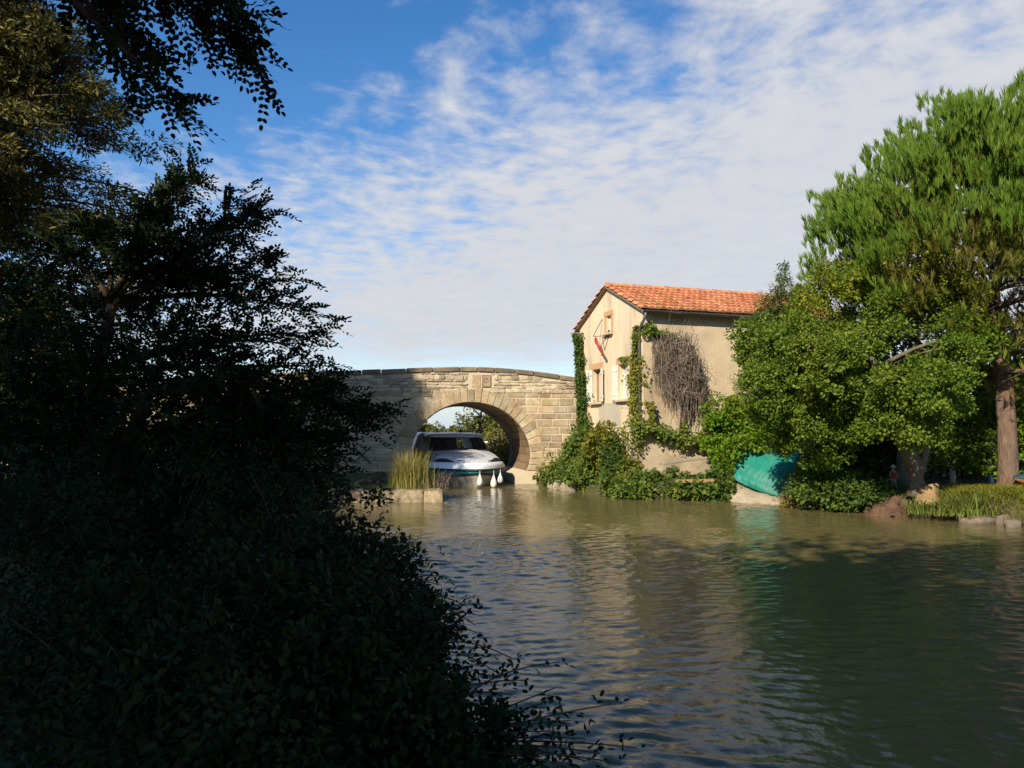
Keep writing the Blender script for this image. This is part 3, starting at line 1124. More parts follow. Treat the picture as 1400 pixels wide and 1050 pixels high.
for sx in (-1, 1):                                       # broad white after cabin sides
    loft(mb, [[S(sx * 1.72, d, .95), S(sx * 1.70, d, 1.4), S(sx * (1.55 - .1 * q), d, 1.4 + .62 * q), S(sx * (1.40 - .1 * q), d, 1.42 + .72 * q), S(sx * .9, d, 1.42 + .74 * q)] for d, q in ((5.0, .0), (5.35, .55), (5.8, .95), (6.5, 1.0), (10.5, 1.0))])
mb.build('after_cabin', M['gelcoat'], boat, True)
mb = MB()
mb.box(S(0, 8, 1.0), (3.2, 6.0, .1), [rt, -fw, UP])
mb.box(S(0, 10.45, 1.5), (2.6, .06, 1.2), [rt, -fw, UP])
mb.build('saloon_floor', M['deckgrey'], boat)
mb = MB()
rows = []
for d, sc, zz in ((3.98, .70, 1.94), (4.02, .92, 1.93), (4.02, .95, 1.98), (4.2, .98, 2.06), (4.6, 1.0, 2.12), (6, 1.0, 2.15), (9.8, 1.0, 2.13), (10.4, .95, 2.03)):
    rows.append([S(x * sc, d, 1.95 + (zz - 1.95) * q) for x, q in ((-1.30, 0), (-1.30, .3), (-1.20, .75), (-.95, .95), (0, 1.08), (.95, .95), (1.2, .75), (1.3, .3), (1.3, 0))])
loft(mb, rows)
loft(mb, [[S(-1.28, d, 1.935), S(1.28, d, 1.935)] for d in (4.0, 10.3)])
roof = mb.build('cabin_roof', M['gelcoat'], boat, True)
mb = MB()
mb.tube([S(.2, 4.4, 2.1), S(.2, 4.4, 2.28)], .02, 8)
mb.box(S(.2, 4.36, 2.22), (.20, .12, .08), [rt, -fw, UP], .02)
mb.build('searchlight', M['black'], roof)
mb = MB()                                                # seats and wheel seen through the screen
for x in (-.62, -.15):
    mb.box(S(x, 5.4, 1.55), (.34, .12, .5), [rt, -fw, UP], .04)
    mb.box(S(x, 5.2, 1.3), (.36, .4, .1), [rt, -fw, UP], .03)
mb.build('seats', M['fender'], boat)
mb = MB()
mb.tube([S(-.6 + .2 * math.cos(a), 4.75, 1.5 + .2 * math.sin(a)) for a in np.linspace(0, 2 * math.pi, 17)], .02, 6)
mb.build('steering_wheel', M['black'], boat)
for x0 in (-.9, .9):
    mb = MB()
    mb.tube([S(x0 * .55, .45, .93), S(x0 * .55, .45, 1.02), S(x0 * .78, .85, 1.02), S(x0 * .78, .85, .92)], .018, 6)
    mb.build('deck_cleat', M['gutter'], boat)
# fenders hang from the boat: things of their own
prof = [(.0, .33), (.03, .32), (.035, .26), (.06, .21), (.105, .10), (.125, 0), (.12, -.07), (.085, -.14), (.03, -.17), (.0, -.172)]
for px_, py_, Yf, sc, lb in ((628, 657, 31.4, .95, 'white teardrop fender below the teal band, left of the three hanging low'),
                             (656, 659, 30.2, .95, 'white teardrop fender hanging right in front of the cruiser stem'),
                             (675, 661, 30.5, 1.02, 'white teardrop fender hanging lowest, on the bow side nearest the open water'),
                             (616, 650, 31.9, .85, 'white fender tilted up against the shaded dark side of the bow'),
                             (684, 656, 31.0, .85, 'greyish fender half tucked behind the cruiser bow next to the arch pier')):
    c = pt(px_, py_, Yf)
    t = thing('boat_fender', lb, 'fender', c, 'fenders hanging round the cruiser bow')
    mb = MB()
    mb.lathe([(r_ * sc, z_ * sc) for r_, z_ in prof], c, 16)
    mb.build('body', M['fender'], t, True)
    mb = MB()
    topz_ = .67
    mb.tube([c + UP * .3 * sc, np.array([c[0], c[1] + .05, max(topz_, c[2] + .32 * sc)])], .012, 6)
    mb.build('rope', M['rope'], t)

# ------------------------------------------------------------------ house
HK = np.array([4.76, 28.0, 0])
hu = np.array([.948, .318, 0])
hg = np.array([-.318, .948, 0])
HL, HW_, ZE, ZR = 9.5, 5.74, 6.62, 7.92
H = lambda a, b, z: HK + hu * a + hg * b + UP * z


def gb(px, py):
    """gable-wall coordinates (b, z) of what is seen at a photo pixel"""
    q = hit(px, py, HK, -hu)
    return float(np.dot(q - HK, hg)), float(q[2])


house = thing('house', 'narrow canalside house with orange tiled roof and ivy on its corners', 'house', H(HL / 2, HW_ / 2, .6))
wins = []
for (x0, x1, y0, y1) in ((822, 811, 505, 550), (858, 846.5, 498, 546), (836, 829.5, 432, 455)):
    b0, z1 = gb(x0, y0 - 1)
    b1, _ = gb(x1, y0 + 1)
    _, z0 = gb((x0 + x1) / 2, y1)
    wins.append((b0, b1, z0, z1))
out_ = [(0, 0), (HW_, 0), (HW_, ZE), (HW_ / 2, ZR), (0, ZE)]
polys = [[Vector((b, z, 0)) for b, z in out_]]
pts_ = list(out_)
for b0, b1, z0, z1 in wins:
    r_ = [(b0, z0), (b0, z1), (b1, z1), (b1, z0)]
    polys.append([Vector((b, z, 0)) for b, z in r_])
    pts_ += r_
mb = MB()
mb.add([H(0, b, z) for b, z in pts_], tessellate_polygon(polys))
for b0, b1, z0, z1 in wins:
    r_ = [(b0, z0), (b0, z1), (b1, z1), (b1, z0)]
    mb.add([H(0, b, z) for b, z in r_] + [H(.22, b, z) for b, z in r_], [(i, (i + 1) % 4, (i + 1) % 4 + 4, i + 4) for i in range(4)])
mb.build('gable_wall', M['gable'], house)
mb = MB()
mb.add([H(0, 0, 0), H(HL, 0, 0), H(HL, 0, ZE), H(0, 0, ZE)], [(0, 1, 2, 3)])
mb.build('side_wall', M['side'], house)
mb = MB()
mb.add([H(HL, b, z) for b, z in out_] + [H(0, HW_, 0), H(HL, HW_, 0), H(HL, HW_, ZE), H(0, HW_, ZE)], [(0, 1, 2, 3, 4), (5, 8, 7, 6)])
mb.build('rear_wall', M['side'], house)
mb = MB()
b0, z1 = gb(849, 558)
b1, z0 = gb(820, 584)
mb.box(H(-.012, (b0 + b1) / 2, (z0 + z1) / 2 + .1), (.03, b1 - b0, 1.0), [hu, hg, UP])
mb.build('render_panel', M['panel'], house)
# windows
for i, (b0, b1, z0, z1) in enumerate(wins):
    bc = (b0 + b1) / 2
    mb = MB()
    e = .05
    for bb, zz, sb, sz in ((b0 + e / 2, (z0 + z1) / 2, e, z1 - z0), (b1 - e / 2, (z0 + z1) / 2, e, z1 - z0), (bc, z0 + e / 2, b1 - b0 - 2 * e, e), (bc, z1 - e / 2, b1 - b0 - 2 * e, e), (bc, (z0 + z1) / 2, e, z1 - z0 - 2 * e)):
        mb.box(H(.19, bb, zz), (.05, sb, sz), [hu, hg, UP])
    wo = mb.build('window', M['white_wood'] if i != 0 else M['wood'], house)
    mb = MB()
    mb.add([H(.20, b0, z0), H(.20, b1, z0), H(.20, b1, z1), H(.20, b0, z1)], [(0, 1, 2, 3)])
    mb.build('pane', M['glass'], wo)
    mb = MB()
    nn = 13
    cu = [H(.27 + .02 * (j % 2), b0 + (b1 - b0) * (j / (nn - 1)) * (.6 if i == 0 else 1), 0) for j in range(nn)]
    mb.add([q + UP * z0 for q in cu] + [q + UP * z1 for q in cu], [(j, j + 1, j + 1 + nn, j + nn) for j in range(nn - 1)])
    mb.build('curtain', M['curtain'], wo)
    mb = MB()
    mb.box(H(.6, bc, (z0 + z1) / 2), (.02, b1 - b0 + .8, z1 - z0 + .6), [hu, hg, UP])
    mb.build('room_shade_sheet', M['dark'], wo)  # near-black sheet behind the pane, painted shade of the unlit room
    mb = MB()
    if i < 2:
        mb.box(H(-.01, bc, z1 + .13), (.05, b1 - b0 + .45, .26), [hu, hg, UP], .006)
    else:
        mb.box(H(-.01, bc, z1 + .11), (.05, b1 - b0 + .36, .20), [hu, hg, UP], .006)
        for bb in (b0 - .09, b1 + .09):
            mb.box(H(-.01, bb, (z0 + z1) / 2), (.05, .16, z1 - z0), [hu, hg, UP], .006)
    mb.build('brick_surround', M['brick'], wo)
    mb = MB()
    mb.box(H(-.06, bc, z0 - .05), (.20, b1 - b0 + .3, .09), [hu, hg, UP], .01)
    mb.build('sill', M['genoise'], wo)
    if i < 2:
        for sg, bb in ((1, b0), (-1, b1)):
            wdt = .40
            ang = R(14)
            dirb = unit(-sg * hg * math.cos(ang) - hu * math.sin(ang))
            nrm = np.cross(dirb, UP)
            cb = H(-.03, bb, (z0 + z1) / 2) + dirb * wdt / 2
            mb = MB()
            for q in range(5):
                mb.box(cb + dirb * ((q - 2) * wdt / 5), (wdt / 5 - .008, .03, z1 - z0), [dirb, nrm, UP], .004)
            for zz in (-.35, .35):
                mb.box(cb + UP * zz * (z1 - z0) + nrm * .022, (wdt - .02, .016, .09), [dirb, nrm, UP])
                mb.box(cb + UP * zz * (z1 - z0) - nrm * .022, (wdt - .02, .016, .09), [dirb, nrm, UP])
            mb.build('shutter', M['white_wood'], wo)
            mb = MB()
            mb.box(cb + dirb * .1 - UP * ((z1 - z0) / 2 + .06), (.10, .05, .05), [dirb, nrm, UP], .01)
            mb.build('shutter_stay', M['black'], wo)
    else:
        mb = MB()
        mb.box(H(.1, bc, (z0 + z1) / 2), (.035, b1 - b0 - .02, z1 - z0 - .04), [hu, hg, UP], .004)
        mb.build('shutter', M['white_wood'], wo)
        mb = MB()
        mb.box(H(-.02, bc, z0 + .06), (.03, .16, .10), [hu, hg, UP], .01)
        mb.build('shutter_stay', M['black'], wo)
# roof: rows of half-round tiles
mb, dk = MB(), MB()
ov = .26
for sg in (0, 1):
    be_, bw = (-ov, HW_ / 2) if sg == 0 else (HW_ + ov, HW_ / 2)
    slope = (ZR - ZE) / (HW_ / 2)
    ze_ = ZE - ov * slope + .10
    E0, R0 = lambda a: H(a, be_, ze_), lambda a: H(a, bw, ZR + .10)
    up_ = unit(R0(0) - E0(0))
    nrm = unit(np.cross(hu, up_)) * (1 if sg == 0 else -1)
    Lr = np.linalg.norm(R0(0) - E0(0))
    dk.add([E0(-.12) - nrm * .03, E0(HL + .1) - nrm * .03, R0(HL + .1) - nrm * .03, R0(-.12) - nrm * .03], [(0, 1, 2, 3)])
    dk.add([E0(-.12) - nrm * .10, E0(HL + .1) - nrm * .10, R0(HL + .1) - nrm * .10, R0(-.12) - nrm * .10], [(3, 2, 1, 0)])
    nc, nrw = int((HL + .2) / .25), 8
    for ci in range(nc):
        a = -.06 + ci * .25
        for ri in range(nrw):
            if sg == 1 and ri > 1 and ri < nrw - 2:
                pass
            s0, s1 = Lr * ri / nrw - .02, Lr * (ri + 1) / nrw + .05
            jit = rng.normal() * .008
            r0_, r1_ = .135, .105
            V = []
            for (s_, rr, lift) in ((s0, r0_, .075 + rng.uniform(0, .025)), (s1, r1_, .015)):
                for j in range(7):
                    th_ = math.pi * j / 6
                    V.append(E0(a + jit) + up_ * s_ + hu * (-math.cos(th_) * rr) + nrm * (math.sin(th_) * rr * .8 + lift - .03))
            mb.add(V, [(j, j + 1, j + 8, j + 7) for j in range(6)] + [tuple(range(6, -1, -1))])
    for a in (-.11, HL + .1):                           # verge
        pass
rf = mb.build('roof_tiles', M['tile'], house, False)
dk.build('roof_boards', M['wood'], house)
mb = MB()
for ri in range(int(HL / .38) + 1):
    a = -.1 + ri * .38
    V = []
    for a_, rr, lf in ((a, .135, .02), (a + .42, .115, 0)):
        for j in range(7):
            th_ = math.pi * j / 6
            V.append(H(a_, HW_ / 2 + math.cos(th_) * rr, ZR + .10 + math.sin(th_) * rr + lf))
    mb.add(V, [(j, j + 1, j + 8, j + 7) for j in range(6)] + [tuple(range(6, -1, -1))])
mb.build('ridge_tiles', M['tile'], house)
mb = MB()
sl_ = (ZR - ZE) / (HW_ / 2)
for bb, e in ((0 - ov, 1), (HW_ + ov, -1)):
    A_, B_ = H(-.125, bb, ZE - ov * sl_ + .03), H(-.125, HW_ / 2, ZR + .03)
    mb.tube([A_, B_], .028, 6)
mb.build('verge_edge', M['coping'], house)
mb = MB()                                               # scalloped cornice under the eave
a = .1
mb.box(H(HL / 2, -.06, ZE - .12), (HL, .11, .08), [hu, hg, UP])
while a < HL - .1:
    V = []
    for b_, in ((-.012,), (-.27,)):
        for j in range(6):
            th_ = math.pi * j / 5
            V.append(H(a - math.cos(th_) * .09, b_, ZE - .08 + math.sin(th_) * .075))
    mb.add(V, [(j, j + 1, j + 7, j + 6) for j in range(5)])
    a += .2
mb.build('eave_cornice', M['genoise'], house)
mb = MB()
V = []
gz = ZE - ov * sl_ + .06
for a in (-.16, HL + .1):
    for j in range(9):
        th_ = math.pi * j / 8
        V.append(H(a, -ov - .06 + math.cos(th_) * .075, gz - math.sin(th_) * .09))
mb.add(V, [(j, j + 1, j + 10, j + 9) for j in range(8)] + [tuple(range(8)), tuple(range(17, 8, -1))])
gut = mb.build('gutter', M['gutter'], house, True)
mb = MB()
mb.tube([H(-.05, -ov - .06, gz - .07), H(-.05, -ov - .04, gz - .22), H(-.10, -.1, gz - .5), H(-.10, .10, gz - .66), H(-.08, .14, gz - .9), H(-.08, .14, .8)], .052, 10)
mb.build('downpipe', M['gutter'], gut, True)
mb = MB()
mb.box(H(-.03, HW_ - .02, ZE - .25), (.14, .5, .12), [hu, hg, UP], .02)
mb.build('eave_bracket', M['gutter'], house)

# faded red flag hanging from a bracket on the gable
b_f, z_f = gb(826, 461)
fl = thing('wall_flag', 'faded red flag drooping from a bracket on the gable', 'flag', H(0, b_f, z_f))
mb = MB()
mb.tube([H(-.02, b_f + .15, z_f + .75), H(-.42, b_f + .12, z_f + .05)], .018, 6)
mb.build('pole', M['gutter'], fl)
mb = MB()
mb.tube([H(-.01, b_f - .45, z_f), H(-.42, b_f + .12, z_f + .03)], .014, 6)
mb.tube([H(-.01, b_f - .05, z_f - .55), H(-.01, b_f - .45, z_f), H(-.01, b_f + .15, z_f)], .014, 6)
mb.tube([H(-.01, b_f + .15, z_f), H(-.01, b_f - .05, z_f - .55)], .014, 6)
mb.build('bracket', M['iron'], fl)
mb = MB()
rows = []
for i_, q in enumerate(np.linspace(0, 1, 11)):
    c = H(-.34 - .05 * math.sin(5 * q), b_f + .06 - .55 * q, z_f - .02 - .78 * q)
    wd = .03 + .05 * abs(math.sin(2.2 * math.pi * q)) + .06 * q * q
    rows.append([c + hg * (wd * x) + hu * (.05 * math.sin(6 * x + 4 * q)) for x in np.linspace(-1, 1, 7)])
loft(mb, rows)
o = mb.build('cloth', M['red'], fl, True)
o.modifiers.new('thick', 'SOLIDIFY').thickness = .008

# wall lamp at the left of the gable eave is left plain; ivy climbing the house
nG, nS = -hu, -hg


def gpt(px, py):
    return hit(px, py, HK - hu * .02, -hu)


def spt(px, py):
    return hit(px, py, HK - hg * .02, -hg)


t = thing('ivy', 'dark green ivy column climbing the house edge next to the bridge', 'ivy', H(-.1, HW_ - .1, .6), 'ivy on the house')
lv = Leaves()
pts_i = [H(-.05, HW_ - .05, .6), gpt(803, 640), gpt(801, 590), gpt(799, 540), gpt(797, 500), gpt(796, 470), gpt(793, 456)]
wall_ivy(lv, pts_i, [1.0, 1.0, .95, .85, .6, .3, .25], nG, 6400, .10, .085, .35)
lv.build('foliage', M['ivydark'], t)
mb = MB()
for q in range(4):
    mb.tube(np.array(pts_i) + hg * rng.uniform(-.2, .2) - hu * .03, np.linspace(.03, .01, len(pts_i)), 6)
mb.build('stems', M['bark'], t, True)
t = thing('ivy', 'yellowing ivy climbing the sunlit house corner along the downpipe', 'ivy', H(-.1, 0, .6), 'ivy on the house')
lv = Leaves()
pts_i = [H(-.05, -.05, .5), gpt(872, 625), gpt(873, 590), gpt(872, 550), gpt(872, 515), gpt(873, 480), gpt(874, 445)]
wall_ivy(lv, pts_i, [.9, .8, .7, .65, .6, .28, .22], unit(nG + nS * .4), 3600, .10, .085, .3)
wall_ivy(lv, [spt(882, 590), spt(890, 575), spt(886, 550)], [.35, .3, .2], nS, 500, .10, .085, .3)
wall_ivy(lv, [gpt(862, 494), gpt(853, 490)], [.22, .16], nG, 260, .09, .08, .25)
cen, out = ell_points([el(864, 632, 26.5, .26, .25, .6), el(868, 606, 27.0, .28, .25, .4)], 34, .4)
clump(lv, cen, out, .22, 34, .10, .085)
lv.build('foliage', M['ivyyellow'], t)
mb = MB()
mb.tube(np.array(pts_i) - hu * .04, np.linspace(.04, .012, len(pts_i)), 6)
mb.build('stems', M['bark'], t, True)
t = thing('ivy', 'thin ivy branch reaching right below the eave above the dead vine', 'ivy', spt(880, 445), 'ivy on the house')
lv = Leaves()
pts_i = [gpt(874, 448), spt(884, 450), spt(896, 456), spt(908, 460), spt(922, 465)]
wall_ivy(lv, pts_i, [.3, .34, .36, .28, .12], nS, 900, .10, .085, .4)
lv.build('foliage', M['ivy'], t)
mb = MB()
mb.tube(np.array(pts_i) - hg * .05, .018, 6)
mb.build('stems', M['bark'], t, True)
# dead hanging vine
t = thing('dead_vine', 'grey leafless vine hanging in a thick tangle down the side wall', 'vine', spt(925, 600))
mb = MB()
topc = [(897, 470), (901, 465), (910, 462), (920, 462), (930, 468), (936, 480), (941, 495), (946, 510), (952, 528)]
for i_ in range(520):
    q = rng.integers(0, len(topc))
    x, y = topc[q]
    x += rng.normal() * 5
    y += rng.normal() * 6
    room = 1 - min(1, abs(x - 927) / 42)
    yb = min(y + rng.uniform(12, 110), 535 + 65 * room * rng.uniform(.6, 1.05))
    if yb < y + 8:
        yb = y + rng.uniform(8, 30)
    o0 = rng.uniform(.06, .85) * (.35 + .65 * room)
    ph, am = rng.uniform(0, 6), rng.uniform(2, 7)
    tgt = x + (932 - x) * .35 * (yb - y) / 100 + rng.normal() * 5
    pp = []
    for s_ in np.linspace(0, 1, 9):
        w_ = spt(x + (tgt - x) * s_ + am * math.sin(3.5 * s_ + ph) * s_, y + (yb - y) * s_ + 2 * math.sin(8 * s_ + ph))
        pp.append(w_ + nS * max(.03, o0 * (1 - .35 * s_) + .10 * math.sin(5 * s_ + ph * 1.7)))
    mb.tube(pp, np.linspace(.011, .005, 9), 3, False)
for i_ in range(420):
    x, y = 920 + rng.normal() * 13, 500 + rng.normal() * 24
    a_ = spt(x, y) + nS * rng.uniform(.1, .9)
    d_ = unit(rng.normal(size=3) * [1, .6, 1] + [0, 0, -.5])
    b_ = a_ + d_ * rng.uniform(.3, .8)
    mb.tube(bez(a_, (a_ + b_) / 2 + rng.normal(size=3) * .12, b_, 6), np.linspace(.009, .004, 6), 3, False)
mb.build('twigs', M['deadtwig'], t)
mb = MB()
for dx_ in (-4, 0, 5):
    mb.tube([spt(930 + dx_, 612) + nS * .1, spt(932 + dx_, 560) + nS * .2, spt(922 + dx_, 500) + nS * .2, spt(905 + dx_, 465) + nS * .15], [.04, .035, .03, .015], 6)
mb.build('stem', M['bark'], t, True)
lv = Leaves()
wall_ivy(lv, [spt(931, 622), spt(931, 595), spt(932, 575)], [.35, .22, .1], nS, 320, .10, .085, .35)
lv.build('leaves', M['ivy'], t)

# low garden wall in front of the side wall, with its coping and a board
w0, w1 = pt(862, 640, 26.9), pt(975, 640, 28.0)
w0[2] = w1[2] = 0
gw = thing('garden_wall', 'low cream rendered wall under the ivy in front of the house', 'wall', (w0 + w1) / 2 + UP * .5)
ax0 = unit(w1 - w0)
nr0 = np.array([-ax0[1], ax0[0], 0])
mb = MB()
V = []
for dpt in (0, .3):
    for (s_, za, zb_) in ((0, .2, 2.35), (np.linalg.norm(w1 - w0), .2, 1.75)):
        V += [w0 + ax0 * s_ + nr0 * dpt + UP * za, w0 + ax0 * s_ + nr0 * dpt + UP * zb_]
mb.add(V, [(0, 2, 3, 1), (4, 5, 7, 6), (1, 3, 7, 5), (0, 1, 5, 4), (2, 6, 7, 3)])
mb.build('wall', M['lowwall'], gw)
mb = MB()
q0, q1 = pt(904, 634, 26.6), pt(964, 626, 27.0)
mb.box((q0 + q1) / 2, (np.linalg.norm(q1 - q0), .3, .07), [unit(q1 - q0), nr0, unit(np.cross(unit(q1 - q0), nr0))], .01)
mb.build('ledge', M['concrete'], gw)
q0, q1 = pt(926, 658, 24.85), pt(978, 657, 24.95)
mb = MB()
mb.box((q0 + q1) / 2, (np.linalg.norm(q1 - q0), .22, .10), [unit(q1 - q0), nr0, UP], .008)
o = mb.build('wooden_board', M['logcut'], None)
tag(o, 'pale wooden board lying level among the bank shrubs', 'board')

# ------------------------------------------------------------------ planting below the house


shrub('bank_shrub', 'leafy green shrub at the foot of the bridge pier', 'shrub', [el(765, 650, 30.5, .75, .8, .55), el(785, 628, 31.2, .6, .7, .9)], 150, 40, .28, .11, .09, M['ivy'], M['bark'], 'shrubs along the house bank')
shrub('bank_shrub', 'dense green shrub at the base of the dark ivy column', 'shrub', [el(800, 610, 31.0, .75, .7, 1.0), el(815, 648, 28.5, .9, .8, .7), el(785, 655, 29.4, .7, .8, .5)], 190, 40, .28, .11, .09, M['ivy'], M['bark'], 'shrubs along the house bank')
shrub('bank_shrub', 'yellow leaved bush under the gable windows', 'shrub', [el(828, 608, 28.3, .70, .6, .75), el(815, 625, 28.5, .5, .5, .55)], 130, 38, .27, .11, .09, M['ivyyellow'], M['bark'], 'shrubs along the house bank')
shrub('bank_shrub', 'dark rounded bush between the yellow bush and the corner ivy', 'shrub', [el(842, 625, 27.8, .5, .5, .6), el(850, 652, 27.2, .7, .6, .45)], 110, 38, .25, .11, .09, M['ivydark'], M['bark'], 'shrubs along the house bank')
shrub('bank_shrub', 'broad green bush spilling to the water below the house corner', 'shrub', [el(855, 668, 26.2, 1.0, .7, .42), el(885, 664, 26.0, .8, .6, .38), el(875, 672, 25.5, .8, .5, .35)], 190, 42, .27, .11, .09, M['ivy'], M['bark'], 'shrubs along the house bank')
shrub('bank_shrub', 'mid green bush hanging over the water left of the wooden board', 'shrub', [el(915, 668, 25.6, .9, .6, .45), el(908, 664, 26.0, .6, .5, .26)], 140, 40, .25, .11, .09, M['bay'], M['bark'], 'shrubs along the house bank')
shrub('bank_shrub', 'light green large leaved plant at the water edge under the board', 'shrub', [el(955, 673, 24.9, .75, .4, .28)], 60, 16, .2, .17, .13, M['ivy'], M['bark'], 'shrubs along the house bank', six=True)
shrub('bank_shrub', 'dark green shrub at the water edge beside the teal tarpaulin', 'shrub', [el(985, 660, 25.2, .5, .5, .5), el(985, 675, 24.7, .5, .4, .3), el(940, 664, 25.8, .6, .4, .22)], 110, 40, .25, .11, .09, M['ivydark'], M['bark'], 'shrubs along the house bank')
shrub('wall_creeper', 'vivid green creeper mounded over the wall end left of the tree', 'creeper',
      [el(1005, 575, 26.3, 1.1, .8, .85), el(985, 598, 26.5, .6, .6, .5), el(1030, 578, 25.9, .8, .7, .6), el(1008, 612, 24.9, .3, .3, .3), el(1040, 601, 24.9, .6, .3, .14), el(1075, 597, 24.9, .5, .3, .14), el(994, 626, 25.6, .45, .5, .42), el(997, 642, 25.3, .3, .4, .38)], 420, 46, .27, .11, .09, M['climber'], M['bark'])
t = thing('creeper_fringe', 'trailing green creeper along the sloping top of the garden wall', 'creeper', w0 + UP * 2.2)
lv = Leaves()
wall_ivy(lv, [w0 + UP * 2.42 - nr0 * .06, (w0 + w1) / 2 + UP * 2.02 - nr0 * .06, w1 + UP * 1.78 - nr0 * .06], [.38, .42, .5], -nr0, 2200, .10, .085, .35)
lv.build('foliage', M['ivy'], t)
mb = MB()
mb.tube([w0 + UP * 2.38, (w0 + w1) / 2 + UP * 2.06, w1 + UP * 1.78], .03, 6)
mb.build('stems', M['bark'], t)
# white edging stones at the water
for px_, py_, Y_, sc, lb in ((757, 664, 30.0, .20, 'leftmost whitish edging stone at the foot of the bridge shrub'), (766, 666, 29.4, .24, 'middle whitish edging stone between two others under the shrubs'), (777, 668, 28.8, .24, 'rightmost whitish edging stone where the shrubs reach the water')):
    c = pt(px_, py_, Y_)
    c[2] = .14
    mb = MB()
    n_ = 9
    pr_ = [(sc * .9, -.3), (sc * 1.05, -.05), (sc, .10), (sc * .75, .19), (sc * .3, .22)]
    mb.lathe(pr_, c, n_, [np.array([1.2, .2, 0]), np.array([-.1, .8, 0]), UP])
    mb.v = [tuple(np.array(v_) + rng.normal(size=3) * .018) for v_ in mb.v]
    tag(mb.build('edging_stone', M['concrete'], None, False), lb, 'stone', 'whitish stones edging the house bank')

# teal tarpaulin on its slab
slab = MB()
sp_ = [pt(1000, 660, 24.9), pt(1078, 690, 23.3), pt(1040, 690, 23.6), pt(998, 684, 24.6)]
V = []
A0, A1, C0, C1 = pt(996, 656, 25.2), pt(1082, 678, 24.0), pt(996, 686, 24.3), pt(1082, 692, 23.2)
rows = []
for q in np.linspace(0, 1, 8):
    a, c = A0 * (1 - q) + A1 * q, C0 * (1 - q) + C1 * q
    rows.append([a + np.array([0, .8, -.02]), a + rng.normal(size=3) * .03, (a + c) / 2 + rng.normal(size=3) * .04, c + rng.normal(size=3) * .04, c - UP * .6])
loft(slab, rows)
tag(slab.build('concrete_slab', M['concrete'], None, True), 'pale sloping concrete slab below the teal tarpaulin', 'slab')
nu, nv_ = 40, 26
rows = []
for j in range(nv_):
    v_ = j / (nv_ - 1)
    row = []
    for i in range(nu):
        u_ = i / (nu - 1)
        px_ = 1003 + 97 * u_ - 22 * (1 - v_) * u_
        yb = 654 + 27 * u_ ** .9 + 5 * math.sin(math.pi * u_)
        yt = 610 - 6 * u_
        py_ = yb + (yt - yb) * v_
        Y_ = 24.75 - .95 * u_ + .9 * v_ - .22 * math.sin(math.pi * u_) * math.sin(math.pi * v_ ** .8)
        Y_ += .035 * math.sin(u_ * 31 + 3 * v_ + 2 * math.sin(5 * u_)) * (1 - u_) * v_ + .012 * math.sin(u_ * 53 - 9 * v_ + 3 * math.sin(7 * v_)) + .05 * math.sin(u_ * 17 - 6 * v_) * v_ + .03 * math.sin(v_ * 21 + u_ * 5) * (1 - v_)
        row.append(pt(px_, py_, Y_))
    rows.append(row)
mb = MB()
loft(mb, rows)
o = mb.build('tarpaulin', M['tarp'], None, True)
o.modifiers.new('thick', 'SOLIDIFY').thickness = .01
tag(o, 'teal green tarpaulin stretched on the bank under the tree', 'tarpaulin')

# ------------------------------------------------------------------ trees on the right
# pine
pb = pt(1378, 668, 20.8)
pb[2] = .45
pine = thing('pine_tree', 'tall pine with domed crown of upright needle tufts and bare pink trunk', 'tree', pb)
tp = [pb, pt(1377, 600, 20.8), pt(1374, 530, 20.9), pt(1362, 470, 21.0), pt(1360, 400, 21.2), pt(1372, 330, 21.4), pt(1376, 250, 21.5), pt(1380, 170, 21.5)]
tp = np.array(tp)
mb = MB()
tr_s = np.linspace(0, 1, 22)
path = np.stack([np.interp(tr_s, np.linspace(0, 1, len(tp)), tp[:, i]) for i in range(3)], 1)
path[2:] += rng.normal(size=(20, 3)) * .012
mb.tube(path, np.interp(tr_s, [0, .04, .15, .4, .55, 1], [.33, .255, .23, .21, .15, .05]), 12)
PC = np.array([pt(1390, 330, 21.5)[0], 21.5, 6.6])
ellp = [(PC[0], PC[1], PC[2], 5.9, 4.6, 5.05)]
cen, out = ell_points([(PC[0], PC[1], PC[2] + .1, 5.75, 4.5, 5.0)], 1500, .60)
keep_ = (cen[:, 2] > PC[2] - .6 - .8 * rng.random(len(cen)))
cen, out = cen[keep_], out[keep_]
cen = cen + rng.normal(size=cen.shape) * .12
limbs(mb, path[9:], cen, .045, .012, .08)
for i_ in range(34):                                      # bare dead lower branches
    j = rng.integers(7, 13)
    a = path[j]
    d_ = unit(np.array([rng.normal(), rng.normal() - .4, rng.uniform(-.1, .6)]))
    b_ = a + d_ * rng.uniform(.7, 2.2)
    mb.tube(bez(a, (a + b_) / 2 + [0, 0, rng.uniform(-.2, .25)], b_, 7), np.linspace(.05, .008, 7), 5)
    for _ in range(3):
        c_ = a + (b_ - a) * rng.uniform(.4, .95)
        mb.tube([c_, c_ + unit(rng.normal(size=3) + [0, 0, .2]) * rng.uniform(.2, .6)], [.012, .004], 4)
for dpx, ppy, r_ in ((1335, 455, .09), (1400, 440, .10), (1420, 470, .08), (1330, 480, .06)):
    a, b_ = path[9] + [0, 0, -.1], pt(dpx, ppy, 20.3)
    mb.tube(bez(a, (a + b_) / 2 - UP * .25, b_, 9), np.linspace(r_, .02, 9), 7)
mb.build('trunk', M['pinebark'], pine, True)


